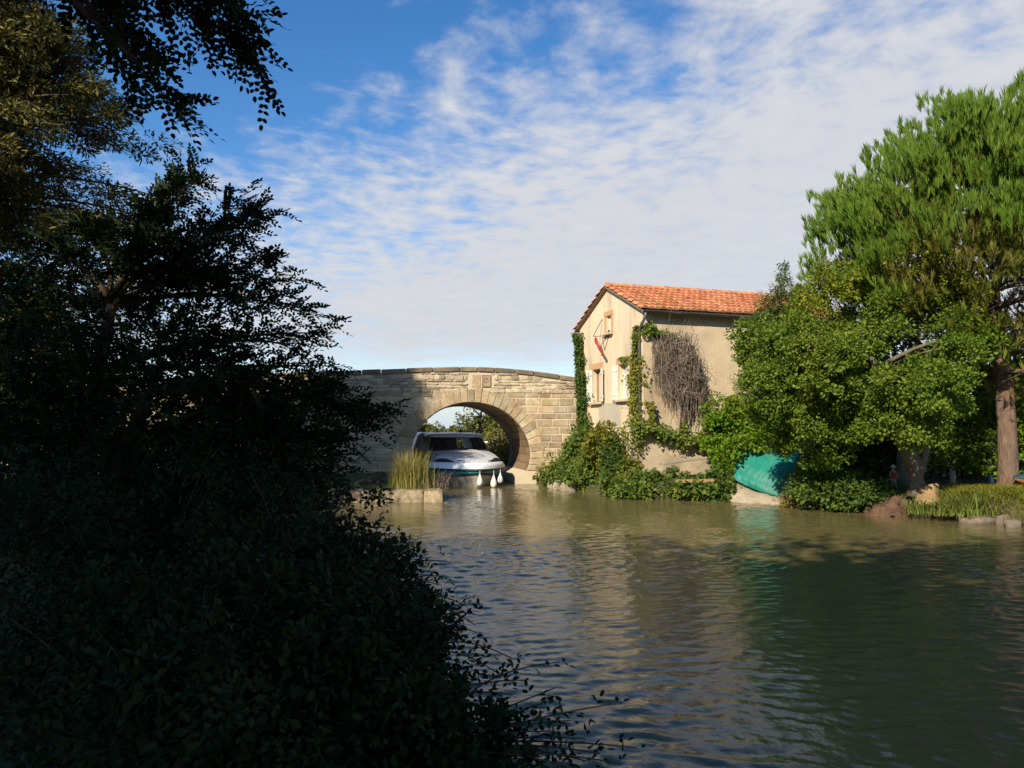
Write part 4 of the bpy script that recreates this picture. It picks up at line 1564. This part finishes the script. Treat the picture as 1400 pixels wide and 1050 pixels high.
def tufts(cen, out, n_t, rad, n_n, L, W, upw, mat, name, parent):
    n = len(cen) * n_t
    c = np.repeat(cen, n_t, 0) + rnd(n) * (rng.random(n) ** .5 * rad)[:, None] * [1, 1, .7]
    ax = unit(np.repeat(out, n_t, 0) * .45 + np.array([0, 0, upw]) + rnd(n) * .35)
    m_ = n * n_n
    cc_ = np.repeat(c, n_n, 0) + np.repeat(ax, n_n, 0) * (rng.random(m_) * .16)[:, None]
    aa = unit(np.repeat(ax, n_n, 0) + rnd(m_) * .33)
    lv = Leaves()
    lv.add(cc_, aa, rnd(m_), L * rng.uniform(.7, 1.2, m_), W)
    return lv.build(name, mat, parent)


hi = (cen[:, 2] > PC[2] + .7) | (np.hypot(cen[:, 0] - PC[0], cen[:, 1] - PC[1]) > 4.9)
tufts(cen[hi], out[hi], 17, .50, 19, .27, .021, 1.15, M['pine'], 'crown', pine)
ci, oi = ell_points([(PC[0], PC[1], PC[2] + .1, 5.2, 3.9, 3.9)], 430, .45)
ci2 = np.concatenate([cen[~hi], ci])
tufts(ci2, np.concatenate([out[~hi], oi]), 12, .55, 16, .24, .021, .6, M['pineolive'], 'olive_needles', pine)

# broadleaf tree over the water
mbse = pt(1251, 672, 20.6)
mbse[2] = .45
mt_ = tree('broadleaf_tree', 'bushy green broadleaf tree leaning over the water in front of the pine', 'tree', mbse,
           [mbse, pt(1250, 640, 20.6), pt(1243, 612, 20.5), pt(1225, 570, 20.4), pt(1200, 510, 20.3), pt(1180, 450, 20.4)], .19,
           [el(1180, 500, 20.2, 2.0, 1.8, 1.9), el(1100, 490, 20.6, 1.5, 1.5, 1.5), el(1260, 480, 20.4, 1.35, 1.5, 1.3), el(1190, 430, 20.6, 1.6, 1.5, 1.0), el(1250, 545, 19.6, 1.3, 1.2, 1.0), el(1135, 560, 20.2, 1.4, 1.3, .8), el(1065, 545, 20.8, .8, 1, .9), el(1040, 470, 21.0, .45, .7, .6), el(1320, 470, 20.2, .4, .6, .5), el(1290, 560, 19.8, .7, .8, .5), el(1115, 598, 21.2, .8, .7, .45), el(1160, 612, 20.9, .7, .6, .4), el(1200, 630, 20.8, .45, .5, .3), el(1215, 590, 19.6, .9, .9, .5)],
           1210, 78, .24, .085, .062, M['maple'], M['greybark'], shell=.5, keep=.12, lumps=110, lrad=.55)
mb = MB()
mb.tube([pt(1252, 660, 20.6), pt(1262, 630, 20.55), pt(1272, 590, 20.4), pt(1268, 530, 20.3)], [.14, .12, .10, .04], 9)
mb.tube([pt(1246, 640, 20.6), pt(1232, 610, 20.4), pt(1222, 590, 20.2), pt(1190, 560, 20)], [.12, .11, .09, .04], 9)
mb.build('limb', M['greybark'], mt_, True)
# yellowish tree behind, and slender bay tree at the house
yb_ = pt(1235, 660, 22.6)
yb_[2] = .5
tree('broadleaf_tree', 'yellow green tree filling the gap between broadleaf and pine crowns', 'tree', yb_,
     [yb_, pt(1230, 560, 22.6), pt(1215, 420, 22.5)], .15, [el(1185, 385, 20.6, 1.25, .9, .75), el(1260, 380, 20.6, 1.2, .9, .7), el(1130, 400, 21.0, .7, .7, .7), el(1310, 425, 20.4, .7, .7, .8)],
     260, 80, .24, .08, .06, M['yellowtree'], M['greybark'], shell=.45, keep=.12, lumps=40, lrad=.42)
bb_ = pt(1062, 650, 26.0)
bb_[2] = .5
tree('bay_tree', 'slender dark green tree with thin upright tip beside the tiled roof', 'tree', bb_,
     [bb_, pt(1062, 560, 26.0), pt(1064, 470, 26.0), pt(1066, 415, 26.0)], .07,
     [el(1060, 470, 26.0, .95, .9, 1.3), el(1066, 400, 26.0, .34, .3, 1.0), el(1072, 378, 26.0, .16, .16, .55), el(1048, 420, 26.0, .34, .3, .6), el(1086, 405, 26.0, .22, .2, .5), el(1085, 430, 26.0, .6, .5, .8), el(1040, 530, 26.0, .7, .7, .7), el(1035, 445, 26.0, .4, .4, .5)],
     420, 46, .2, .085, .04, M['bay'], M['greybark'], shell=.3, keep=.2, r0=.03)
# dark bushes at the water below
shrub('bank_bush', 'dark bush overhanging the water right of the teal tarpaulin', 'shrub', [el(1130, 668, 22.0, 1.1, .8, .6), el(1165, 675, 21.4, .9, .6, .45), el(1112, 676, 22.4, .4, .5, .4)], 230, 40, .28, .10, .08, M['ivydark'], M['bark'])
shrub('bank_bush', 'browning bush corner between tarpaulin and the dark bush', 'shrub', [el(1088, 680, 22.8, .3, .3, .35), el(1080, 690, 22.8, .25, .25, .2)], 50, 30, .2, .09, .07, M['fargold'], M['bark'])
shrub('bank_bush', 'shaded bush in front of the clay bank', 'shrub', [el(1195, 672, 21.4, .45, .5, .4), el(1140, 630, 23.5, .95, .6, .95)], 120, 40, .28, .10, .08, M['hedge'], M['bark'])
shrub('bank_bush', 'leafy bush climbing beside the pine trunk foot', 'shrub', [el(1345, 625, 22.5, .7, .5, .6), el(1300, 610, 23.0, .7, .6, .6), el(1350, 560, 22.6, .35, .4, .9)], 150, 34, .28, .12, .10, M['maple'], M['bark'])
shrub('bank_bush', 'green creeper hanging right of the pine trunk', 'shrub', [el(1402, 590, 22.3, .4, .5, 1.2), el(1400, 530, 22.6, .35, .4, .8)], 90, 34, .26, .12, .10, M['climber'], M['bark'])
# tall dark hedge rows at the back of the garden
for x0, y0, lb in ((11.0, 27.6, 'dark hedge standing in the shade behind the broadleaf tree'), (13.2, 29.2, 'dark hedge at the back of the garden left of the pine trunk'), (17.4, 28.4, 'dark hedge behind the pine trunk at the picture edge'), (20.5, 25.5, 'dark hedge far right behind the covered rowing boat')):
    shrub('garden_hedge', lb, 'hedge', [(x0, y0, 2.3, 2.5, 1.1, 2.6), (x0 + 1.2, y0 + .4, 3.2, 2.2, 1.0, 2.9), (x0 - .6, y0 + .4, 3.0, 1.8, 1.0, 2.6)], 420, 48, .5, .17, .14, M['hedge'], M['bark'], 'dark hedges at the back of the garden')
# pergola in the shade
pg = thing('pergola', 'grey timber pergola in the deep shade behind the trees', 'pergola', (13.0, 25.0, .5))
for p0 in (pt(1303, 660, 24.0), pt(1165, 650, 24.4), pt(1355, 650, 25.0)):
    mb = MB()
    mb.box((p0[0], p0[1], 1.5), (.12, .12, 2.0), None, .01)
    mb.build('post', M['white_wood'], pg)
mb = MB()
for (a, b_) in ((pt(1150, 585, 24.4), pt(1400, 590, 24.6)), (pt(1150, 590, 26), pt(1400, 592, 26))):
    mb.tube([a, b_], .05, 6)
mb.build('beam', M['greybark'], pg)

# clay bank, stump, statue
rows = []
for u_ in np.linspace(0, 1, 18):
    row = []
    for v_ in np.linspace(0, 1, 10):
        q = pt(1188 + 66 * u_, 709 - 36 * v_ * math.sin(math.pi * (.06 + .88 * u_)) ** .5, 20.3 - .5 * u_ + 1.2 * v_ ** 1.5)
        q = q + .05 * np.array([math.sin(9 * u_ + 7 * v_), math.sin(13 * v_ - 8 * u_), math.sin(11 * u_ - 9 * v_ + 2)])
        q = q + np.array([0, .25 * abs(u_ - .5) * 2, 0]) + rng.normal(size=3) * .03
        row.append(q)
    rows.append(row)
mb = MB()
loft(mb, rows)
o = mb.build('clay_bank', M['clay'], None, True)
o['kind'] = 'structure'
o['label'] = 'reddish bare clay bank between the bushes and the irises'
c = pt(1270, 680, 20.3)
c[2] = max(c[2], .3)
t = thing('tree_stump', 'pale cut stump in a sun patch right of the forked trunk', 'stump', c)
mb = MB()
n_ = 18
V = []
for z_, r_ in ((-.2, .34), (0, .29), (.18, .24), (.28, .235), (.31, .20)):
    for j in range(n_):
        th_ = 2 * math.pi * j / n_
        rr = r_ * (1 + .12 * math.sin(3 * th_ + 1) + .06 * math.sin(7 * th_)) + rng.normal() * .008
        V.append(c + np.array([rr * math.cos(th_), rr * math.sin(th_), z_ + .07 * math.cos(th_ + 1) * (z_ > .2) + rng.normal() * .012]))
mb.add(V, [(i * n_ + j, i * n_ + (j + 1) % n_, (i + 1) * n_ + (j + 1) % n_, (i + 1) * n_ + j) for i in range(4) for j in range(n_)])
mb.build('bark', M['logcut'], t, True)
mb = MB()
mb.add(V[-n_:], [tuple(range(n_))])
mb.build('cut_face', M['logcut'], t)
# small standing figure
c = pt(1222, 673, 21.6)
hgt_ = float(pt(1222, 637, 21.6)[2] - c[2])
st = thing('garden_statue', 'small standing figure in white with red vest left of the forked trunk', 'statue', c)


def skin(name, J, E, rad, mat, parent):
    me = bpy.data.meshes.new(name)
    me.from_pydata([tuple(map(float, j)) for j in J], E, [])
    o = bpy.data.objects.new(name, me)
    link(o, parent)
    me.materials.append(mat)
    sk = o.modifiers.new('skin', 'SKIN')
    for v_, r_ in zip(me.skin_vertices[0].data, rad):
        v_.radius = (r_, r_)
    me.skin_vertices[0].data[0].use_root = True
    sk.use_smooth_shade = True
    o.modifiers.new('sub', 'SUBSURF').levels = 1
    o.modifiers['sub'].render_levels = 1
    return o


q = lambda x, y, z: c + np.array([x, y, z]) * hgt_
J = [q(0, 0, .50), q(0, 0, .62), q(0, 0, .76), q(0, 0, .84), q(0, -.01, .92), q(0, 0, .985),
     q(-.055, 0, .47), q(-.06, -.01, .26), q(-.06, 0, .04), q(-.06, -.05, .015), q(.055, 0, .47), q(.06, -.01, .26), q(.06, 0, .04), q(.06, -.05, .015),
     q(-.11, 0, .78), q(-.15, -.02, .62), q(-.13, -.07, .48), q(.11, 0, .78), q(.15, -.02, .62), q(.13, -.07, .48)]
E_ = [(0, 1), (1, 2), (2, 3), (3, 4), (4, 5), (0, 6), (6, 7), (7, 8), (8, 9), (0, 10), (10, 11), (11, 12), (12, 13), (2, 14), (14, 15), (15, 16), (2, 17), (17, 18), (18, 19)]
rd_ = [v_ * hgt_ for v_ in (.085, .085, .09, .035, .062, .045, .07, .052, .035, .03, .07, .052, .035, .03, .045, .036, .03, .045, .036, .03)]
skin('body', J, E_, rd_, surf('pale_cloth', (.25, .23, .20), (.17, .155, .135), 9, .9), st)
mb = MB()
for sx in (-1, 1):
    loft(mb, [[q(sx * x, y - .012, z_) for x, y in ((.02, -.105), (.07, -.10), (.112, -.045), (.108, .045), (.05, .1), (0, .105))] for z_ in (.53, .62, .70, .77)])
o = mb.build('vest', M['red'], st, True)
mb = MB()
mb.lathe([(.115 * hgt_, 0), (.12 * hgt_, .012 * hgt_), (.07 * hgt_, .02 * hgt_), (.06 * hgt_, .07 * hgt_), (.02 * hgt_, .085 * hgt_)], q(0, -.01, .955), 14)
mb.build('hat', M['white_wood'], st, True)
mb = MB()
mb.lathe([(.2, 0), (.2, .05), (.16, .08), (.16, .10)], c - UP * .10, 14)
mb.build('plinth', M['rock'], st, True)

# irises and grass on the right bank
def gpts(n, x0, x1, y0, y1, dmin=.05, dmax=99):
    P_ = np.stack([rng.uniform(x0, x1, n), rng.uniform(y0, y1, n)], 1)
    d = -bank(P_[:, 0], P_[:, 1])
    P_ = P_[(d > dmin) & (d < dmax)]
    return np.concatenate([P_, gheight(P_[:, 0], P_[:, 1])[:, None]], 1)


for (px_, py_, Y_, r_, n_, h_, lb) in ((1262, 705, 19.6, .22, 110, .55, 'low drooping iris clump beside the clay bank'), (1292, 706, 19.2, .28, 150, .62, 'broad iris clump arching over the water between two others'), (1325, 695, 19.0, .22, 130, 1.05, 'tallest iris clump with upright blades near the grass bank')):
    c = pt(px_, py_, Y_)
    c[2] = max(.15, float(gheight(np.array([c[0]]), np.array([c[1]]))[0]))
    P_ = c + np.stack([rng.normal(size=n_) * r_, rng.normal(size=n_) * r_, np.zeros(n_)], 1)
    tag(blades(P_, h_, .026, 1.1, M['reedgreen'], 'iris_clump', None, .8), lb, 'iris', 'irises on the right bank')
P_ = gpts(34000, 9.5, 17, 15.0, 21.5, -.25, 3.2)
P_ = P_[(P_[:, 0] > 11.0)]
o = blades(P_, .30, .016, 1.5, M['bankgrass'], 'bank_grass')
tag(o, 'yellow green grass on the sunny right bank', 'grass', kind='stuff')
P_ = gpts(9000, 6.5, 12.5, 19, 26, -.05, 2.5)
o = blades(P_, .22, .014, .8, M['reedgreen'], 'shaded_grass')
tag(o, 'low green ground cover under the right trees', 'grass', kind='stuff')
for px_, py_, Y_, sx, sz, lb in ((1338, 711, 18.7, .42, .07, 'broad flat pale rock at the water edge under the grass'), (1372, 711, 18.5, .16, .10, 'small rounded pale rock on the right bank edge'), (1386, 716, 18.0, .2, .08, 'small grey rock nearest the right picture edge')):
    c = pt(px_, py_, Y_)
    c[2] = max(.03, c[2])
    mb = MB()
    mb.lathe([(sx * .7, -.25), (sx, -.04), (sx * .93, sz * .6), (sx * .7, sz), (sx * .3, sz * 1.1)], c, 11, [np.array([1.1, 0, 0]), np.array([.2, .7, 0]), UP])
    mb.v = [tuple(np.array(v_) + rng.normal(size=3) * .02) for v_ in mb.v]
    tag(mb.build('bank_rock', M['rock'], None, True), lb, 'rock', 'rocks at the right water edge')
# covered rowing boat at the right edge, standing on a block
c = pt(1384, 655, 20.2) + np.array([1.05, 0, 0])
t = thing('rowing_boat', 'small rowing boat under a dark teal cover right of the pine trunk', 'boat', c - UP * .3)
rows = []
for s_ in np.linspace(-1, 1, 13):
    w_ = .55 * (1 - abs(s_) ** 2.5) + .02
    rows.append([c + np.array([s_ * 1.3 + .3, -w_ * x, .02 + (z_ - .14) * (.1 + w_ / .57)]) for x, z_ in ((1, .22), (.85, .0), (.4, -.16), (-.4, -.16), (-.85, 0), (-1, .22))])
mb = MB()
loft(mb, rows)
mb.build('hull', M['wood'], t, True)
rows = []
for s_ in np.linspace(-1.02, 1.02, 13):
    w_ = .58 * (1 - abs(s_) ** 2.5) + .04
    rows.append([c + np.array([s_ * 1.3 + .3, -w_ * x, .04 + (z_ - .05) * (.15 + w_ / .62) + .02 * math.sin(s_ * 9 + x * 3)]) for x, z_ in ((1.03, -.02), (1, .1), (.5, .2), (0, .25), (-.5, .2), (-1, .1), (-1.03, -.02))])
mb = MB()
loft(mb, rows)
mb.build('cover', surf('teal_cover', (.015, .06, .07), (.012, .045, .055), 4, .6), t, True)
mb = MB()
mb.box(c + np.array([.35, .05, -.55]), (1.5, .7, .5), None, .03)
tag(mb.build('concrete_block', M['concrete'], None), 'grey concrete block carrying the covered rowing boat', 'block')

# ------------------------------------------------------------------ seen through the arch
def fartree(px, pb_, pt_, Y, wpx, lm, lb, name='far_tree', n=170, bw=1.0):
    c = pt(px, (pb_ + pt_) / 2, Y)
    h = (pb_ - pt_) / FPX * Y
    rx = wpx / FPX * Y / 2
    bz = .5
    base = np.array([c[0], c[1], bz])
    tree(name, lb, 'tree', base, [base, base + UP * (c[2] - bz), c + UP * h * .3], .14,
         [(c[0], c[1], c[2], rx * .8, rx * .8, h * .5), (c[0] - rx * .4, c[1], c[2] - h * .15, rx * .6, rx * .6, h * .33), (c[0] + rx * .4, c[1], c[2] - h * .1, rx * .6, rx * .6, h * .35)],
         n, 40, rx * .2, .22, .17, lm, M['bark'], 'trees beyond the bridge', shell=.4, keep=.4)


fartree(658, 640, 552, 48, 116, M['fartree'], 'rounded green tree in the middle of the arch opening')
fartree(700, 640, 565, 50, 60, M['fartree'], 'green tree beyond the arch hidden partly by its right pier')
fartree(585, 640, 570, 58, 55, M['fartree'], 'dark green tree beyond the arch behind its left springing')
fartree(628, 640, 582, 75, 60, M['hedge'], 'low distant tree beyond the arch above the cruiser roof')
shrub('canal_shrub', 'golden brown shrub on the canal bank beyond the arch', 'shrub', [el(687, 620, 41.5, .9, 1.2, 1.3), el(705, 630, 40.5, .8, 1.0, 1.0), el(672, 628, 45, .8, 1, .9)], 190, 40, .4, .16, .10, M['fargold'], M['bark'])
mbx = pt(661, 606, 44.5)
mo = thing('moored_boat', 'small white boat cabin moored beyond the arch beside the golden shrub', 'boat', (mbx[0], mbx[1], 0))
mb = MB()
rows = []
for s_ in np.linspace(0, 1, 8):
    w_ = 1.1 * (1 - (1 - s_) ** 2.2) + .03
    rows.append([np.array([mbx[0] + x * w_, mbx[1] - 1.5 + s_ * 6, z_]) for x, z_ in ((-.6, -.3), (-.9, .3), (-1, .85), (0, .92), (1, .85), (.9, .3), (.6, -.3))])
loft(mb, rows)
mb.build('hull', M['gelcoat'], mo, True)
mb = MB()
mb.box((mbx[0], mbx[1] + 2.6, 1.25), (1.5, 3.6, .72), None, .06)
mb.build('cabin', M['gelcoat'], mo)
mb = MB()
mb.box((mbx[0], mbx[1] + .79, 1.34), (1.0, .03, .28), None, .005)
mb.build('cabin_window', M['black'], mo)
for dz_, lb in ((0, 'upper thin cable crossing the sky above the bridge parapet'), (-.9, 'lower thin cable crossing the sky above the bridge parapet')):
    a, b_ = pt(60, 452, 70), pt(640, 522, 74)
    ts_ = np.linspace(0, 1, 24)[:, None]
    path = a * (1 - ts_) + b_ * ts_ + UP * (dz_ - 2.0 * 4 * ts_ * (1 - ts_) * .4)
    mb = MB()
    mb.tube(path, .022, 5)
    tag(mb.build('overhead_cable', M['black'], None), lb, 'cable', 'overhead cables')

# ------------------------------------------------------------------ left bank trees
# big conifer
cb = np.array([-13.6, 18.2, .5])
cf = thing('conifer_tree', 'tall conifer with olive sunlit sprays at the top left', 'tree', cb)
mb = MB()
mb.tube([cb, cb + [0, 0, 8], cb + [0, 0, 15.2]], [.42, .28, .04], 10)
lv = Leaves()
cenl = []
for i_ in range(330):
    z_ = rng.uniform(1.5, 15.0)
    rmax = np.interp(z_, [1, 4.5, 8.3, 10, 12.5, 15], [5.0, 5.3, 4.7, 3.9, 2.1, .3])
    th_ = rng.uniform(0, 2 * math.pi)
    d_ = np.array([math.cos(th_), math.sin(th_), 0])
    a = cb + UP * z_
    e_ = a + d_ * rmax * rng.uniform(.8, 1.05) + UP * rng.uniform(-.5, .5)
    mid_ = (a + e_) / 2 + UP * .5
    pp = bez(a, mid_, e_, 8)
    mb.tube(pp, np.linspace(.06, .012, 8), 5)
    for q_ in np.linspace(.25, 1, 9):
        j = q_ * 7
        c_ = pp[min(7, int(j))]
        cenl.append(np.concatenate([c_ + rng.normal(size=3) * [.3, .3, .2], unit(d_ + UP * .1)]))
cenl = np.array(cenl)
mb.build('trunk', M['bark'], cf, True)
clump(lv, cenl[:, :3], cenl[:, 3:], .46 * rng.uniform(.7, 1.3, len(cenl)), 120, .15, .05, .5, .5)
lv.build('crown', M['conifer'], cf)


def robinia(name, label, base, trunk, tips, n_fill, fill_ells, L=.06, W=.032, group=None, ntw=9, lm='robinia', pen=2.0):
    t = thing(name, label, 'tree', base, group)
    mb = MB()
    T = np.asarray(trunk, float)
    mb.tube(T, np.linspace(.16, .06, len(T)), 9)
    P_, D_, N_ = [], [], []
    for tip in tips:
        dist = np.linalg.norm(T - tip, axis=1)
        a = T[int(np.argmin(dist + np.where(T[:, 2] > tip[2] + .3, pen, 0)))]
        pp = bez(a, (a + tip) / 2 + UP * .25 + rng.normal(size=3) * .15, tip, 12)
        mb.tube(pp, np.linspace(.045, .006, 12), 5)
        dr = unit(tip - a)
        for s_ in np.linspace(.35, 1, ntw):
            c_ = pp[int(s_ * 11)]
            for sg in (-1, 1):
                sd_ = unit(np.cross(dr, UP)) * sg
                tw = unit(dr * .8 + sd_ * rng.uniform(.3, .9) + UP * rng.uniform(-.3, .45))
                ln_ = rng.uniform(.25, .6) * (1.15 - .5 * s_)
                mb.tube([c_, c_ + tw * ln_], [.008, .003], 3, False)
                for q_ in np.linspace(.3, 1, 5):
                    P_.append(c_ + tw * ln_ * q_)
                    D_.append(unit(tw + rng.normal(size=3) * .55))
                    N_.append(unit(UP + rng.normal(size=3) * .5))
        P_.append(tip)
        D_.append(dr)
        N_.append(UP)
    if n_fill:
        c_, o_ = ell_points(fill_ells, n_fill, .1)
        P_ += list(c_)
        D_ += list(unit(o_ + rnd(n_fill) * .9))
        N_ += list(unit(UP + rnd(n_fill) * .6))
    mb.build('trunk', M['bark'], t, True)
    lv = Leaves()
    sprays(lv, np.array(P_), np.array(D_), np.array(N_), 6, .26, L, W)
    lv.build('crown', M[lm], t)
    return t


rb = np.array([-5.4, 9.6, .55])
tips = [pt(*a) for a in ((262, 252, 9.3), (240, 262, 9.6), (345, 305, 9.2), (318, 285, 9.0), (300, 330, 8.8), (405, 425, 9.0), (375, 385, 8.9), (436, 500, 8.8), (425, 455, 9.1), (415, 540, 8.7), (350, 360, 9.2), (395, 470, 8.6),
                         (200, 310, 9.2), (330, 420, 8.8), (280, 380, 8.9), (220, 350, 9.0), (130, 330, 9.5), (60, 345, 9.6))]
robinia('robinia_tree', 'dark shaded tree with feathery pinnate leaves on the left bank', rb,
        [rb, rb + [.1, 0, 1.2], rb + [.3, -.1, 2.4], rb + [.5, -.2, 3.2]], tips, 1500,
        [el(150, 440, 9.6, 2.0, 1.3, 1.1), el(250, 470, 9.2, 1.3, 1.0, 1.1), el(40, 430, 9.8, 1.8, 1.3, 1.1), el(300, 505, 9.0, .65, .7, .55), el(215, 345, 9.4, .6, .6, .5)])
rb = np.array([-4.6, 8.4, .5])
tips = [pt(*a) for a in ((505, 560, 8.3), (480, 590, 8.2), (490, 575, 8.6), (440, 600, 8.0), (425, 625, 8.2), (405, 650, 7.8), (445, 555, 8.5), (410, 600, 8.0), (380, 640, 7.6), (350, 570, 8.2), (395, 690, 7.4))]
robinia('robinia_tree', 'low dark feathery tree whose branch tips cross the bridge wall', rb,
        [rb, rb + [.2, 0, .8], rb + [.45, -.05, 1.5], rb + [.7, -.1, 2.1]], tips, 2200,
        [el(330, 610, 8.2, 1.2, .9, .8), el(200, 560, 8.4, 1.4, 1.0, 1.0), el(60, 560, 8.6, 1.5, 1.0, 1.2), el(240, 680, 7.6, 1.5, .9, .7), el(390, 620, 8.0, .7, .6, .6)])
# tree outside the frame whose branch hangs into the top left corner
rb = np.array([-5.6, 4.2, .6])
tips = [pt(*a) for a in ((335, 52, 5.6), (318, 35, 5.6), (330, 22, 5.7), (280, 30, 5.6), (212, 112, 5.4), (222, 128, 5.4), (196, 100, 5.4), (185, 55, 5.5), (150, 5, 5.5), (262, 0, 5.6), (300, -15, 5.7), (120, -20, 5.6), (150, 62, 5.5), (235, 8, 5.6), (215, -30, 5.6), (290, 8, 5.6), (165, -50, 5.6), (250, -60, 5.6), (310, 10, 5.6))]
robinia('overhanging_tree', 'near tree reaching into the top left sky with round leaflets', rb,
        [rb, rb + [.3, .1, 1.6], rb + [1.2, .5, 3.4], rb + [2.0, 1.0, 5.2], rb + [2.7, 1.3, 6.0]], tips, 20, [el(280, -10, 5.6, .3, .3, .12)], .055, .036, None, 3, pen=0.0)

# ------------------------------------------------------------------ brambles in the foreground
def bramble(label, ells, n_cl, n_per, tips, L=.046, W=.027):
    E = np.array(ells, float)
    base = np.array([E[:, 0].mean(), E[:, 1].mean(), .3])
    t = thing('bramble_bush', label, 'bush', base, 'brambles on the near bank')
    cen, out = ell_points(ells, n_cl, .35)
    sg_ = rng.random(n_cl) < .22
    rr_ = .22 * rng.uniform(.6, 1.35, n_cl)
    cen[sg_] += (out[sg_] * .8 + [0, 0, .35]) * rng.uniform(.08, .30, sg_.sum())[:, None]
    rr_[sg_] *= .55
    lv = Leaves()
    clump(lv, cen, out, rr_, n_per, L, W, .85, .35, True)
    mb = MB()
    P_, D_, N_ = [], [], []
    for tip in tips:
        a = base + np.array([rng.normal() * .3, rng.normal() * .3, .1])
        i_ = int(np.argmin(np.linalg.norm(E[:, :3] - tip, axis=1)))
        m_ = E[i_, :3] + UP * (E[i_, 5] * .9 + .15)
        pp = bez(a, m_, tip, 16)
        mb.tube(pp, np.linspace(.009, .003, 16), 5)
        for s_ in np.linspace(.45, 1, 15):
            j = min(15, int(s_ * 15))
            P_.append(pp[j] + rng.normal(size=3) * .01)
            dr = unit(pp[min(15, j + 1)] - pp[max(0, j - 1)])
            D_.append(unit(dr * .5 + rng.normal(size=3) * .7))
            N_.append(unit(UP + rng.normal(size=3) * .4))
    for c_ in cen[::6]:
        mb.tube(bez(base, (base + c_) / 2 + UP * .2, c_, 6), np.linspace(.01, .004, 6), 4, False)
    if tips:
        sprays(lv, np.array(P_), np.array(D_), np.array(N_), 1, .07, L * .9, W * .8)
    lv.build('foliage', M['bramble'], t)
    mb.build('canes', M['bark'], t, True)


P4 = lambda *a: pt(*a)
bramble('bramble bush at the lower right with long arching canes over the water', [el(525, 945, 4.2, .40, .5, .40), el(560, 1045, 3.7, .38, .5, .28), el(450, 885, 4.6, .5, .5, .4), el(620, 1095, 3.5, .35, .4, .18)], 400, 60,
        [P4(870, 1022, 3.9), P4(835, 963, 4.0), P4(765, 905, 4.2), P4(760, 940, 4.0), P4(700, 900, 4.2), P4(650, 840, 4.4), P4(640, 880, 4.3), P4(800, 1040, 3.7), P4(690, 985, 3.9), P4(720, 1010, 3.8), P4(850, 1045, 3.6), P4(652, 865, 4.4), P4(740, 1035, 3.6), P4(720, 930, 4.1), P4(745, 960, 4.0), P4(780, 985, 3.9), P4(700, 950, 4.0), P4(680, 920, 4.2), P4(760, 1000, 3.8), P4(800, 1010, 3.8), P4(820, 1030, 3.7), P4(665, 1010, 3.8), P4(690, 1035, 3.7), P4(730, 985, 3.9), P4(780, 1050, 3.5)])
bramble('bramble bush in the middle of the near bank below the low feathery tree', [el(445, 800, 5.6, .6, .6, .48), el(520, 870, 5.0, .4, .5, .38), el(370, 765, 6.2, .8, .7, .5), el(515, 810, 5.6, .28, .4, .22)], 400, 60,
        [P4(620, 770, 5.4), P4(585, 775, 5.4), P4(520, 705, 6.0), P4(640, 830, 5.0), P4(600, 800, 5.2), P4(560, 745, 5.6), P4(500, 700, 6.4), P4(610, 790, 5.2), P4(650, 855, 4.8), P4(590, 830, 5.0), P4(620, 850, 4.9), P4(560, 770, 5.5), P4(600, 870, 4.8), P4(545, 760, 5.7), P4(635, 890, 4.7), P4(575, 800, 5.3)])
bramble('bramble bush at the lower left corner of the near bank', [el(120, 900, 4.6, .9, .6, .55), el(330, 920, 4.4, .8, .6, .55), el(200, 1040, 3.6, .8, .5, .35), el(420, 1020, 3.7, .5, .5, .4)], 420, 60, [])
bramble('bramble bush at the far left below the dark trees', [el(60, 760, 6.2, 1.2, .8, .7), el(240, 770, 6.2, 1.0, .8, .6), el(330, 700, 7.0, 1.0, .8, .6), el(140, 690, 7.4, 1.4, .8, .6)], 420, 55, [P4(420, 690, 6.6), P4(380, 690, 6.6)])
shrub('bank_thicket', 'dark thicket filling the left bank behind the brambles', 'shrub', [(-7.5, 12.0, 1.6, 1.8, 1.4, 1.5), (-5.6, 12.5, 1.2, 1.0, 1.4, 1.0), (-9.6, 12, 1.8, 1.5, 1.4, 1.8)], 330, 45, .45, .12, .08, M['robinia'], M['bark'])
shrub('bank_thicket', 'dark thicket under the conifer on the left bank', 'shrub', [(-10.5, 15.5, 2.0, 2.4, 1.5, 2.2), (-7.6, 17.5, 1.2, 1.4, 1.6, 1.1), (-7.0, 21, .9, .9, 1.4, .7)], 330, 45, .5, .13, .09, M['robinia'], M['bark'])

# ------------------------------------------------------------------ trees behind the viewpoint that shade the near water
for x0, y0, h_, r_, lb in ((-14.0, -3.0, 14.2, 3.0, 'leftmost tall tree in the row behind the viewpoint'), (-9.6, -4.0, 14.6, 3.0, 'tall tree left behind the viewpoint shading the brambles'),
                           (-5.2, -4.5, 14.4, 3.0, 'tall tree straight behind the viewpoint shading the canal'), (-1.0, -5.0, 15.2, 3.0, 'tall tree right behind the viewpoint shading the far water'),
                           (3.2, -6.2, 15.4, 3.0, 'rightmost tall tree in the row behind the viewpoint')):
    b0 = np.array([x0, y0, .55])
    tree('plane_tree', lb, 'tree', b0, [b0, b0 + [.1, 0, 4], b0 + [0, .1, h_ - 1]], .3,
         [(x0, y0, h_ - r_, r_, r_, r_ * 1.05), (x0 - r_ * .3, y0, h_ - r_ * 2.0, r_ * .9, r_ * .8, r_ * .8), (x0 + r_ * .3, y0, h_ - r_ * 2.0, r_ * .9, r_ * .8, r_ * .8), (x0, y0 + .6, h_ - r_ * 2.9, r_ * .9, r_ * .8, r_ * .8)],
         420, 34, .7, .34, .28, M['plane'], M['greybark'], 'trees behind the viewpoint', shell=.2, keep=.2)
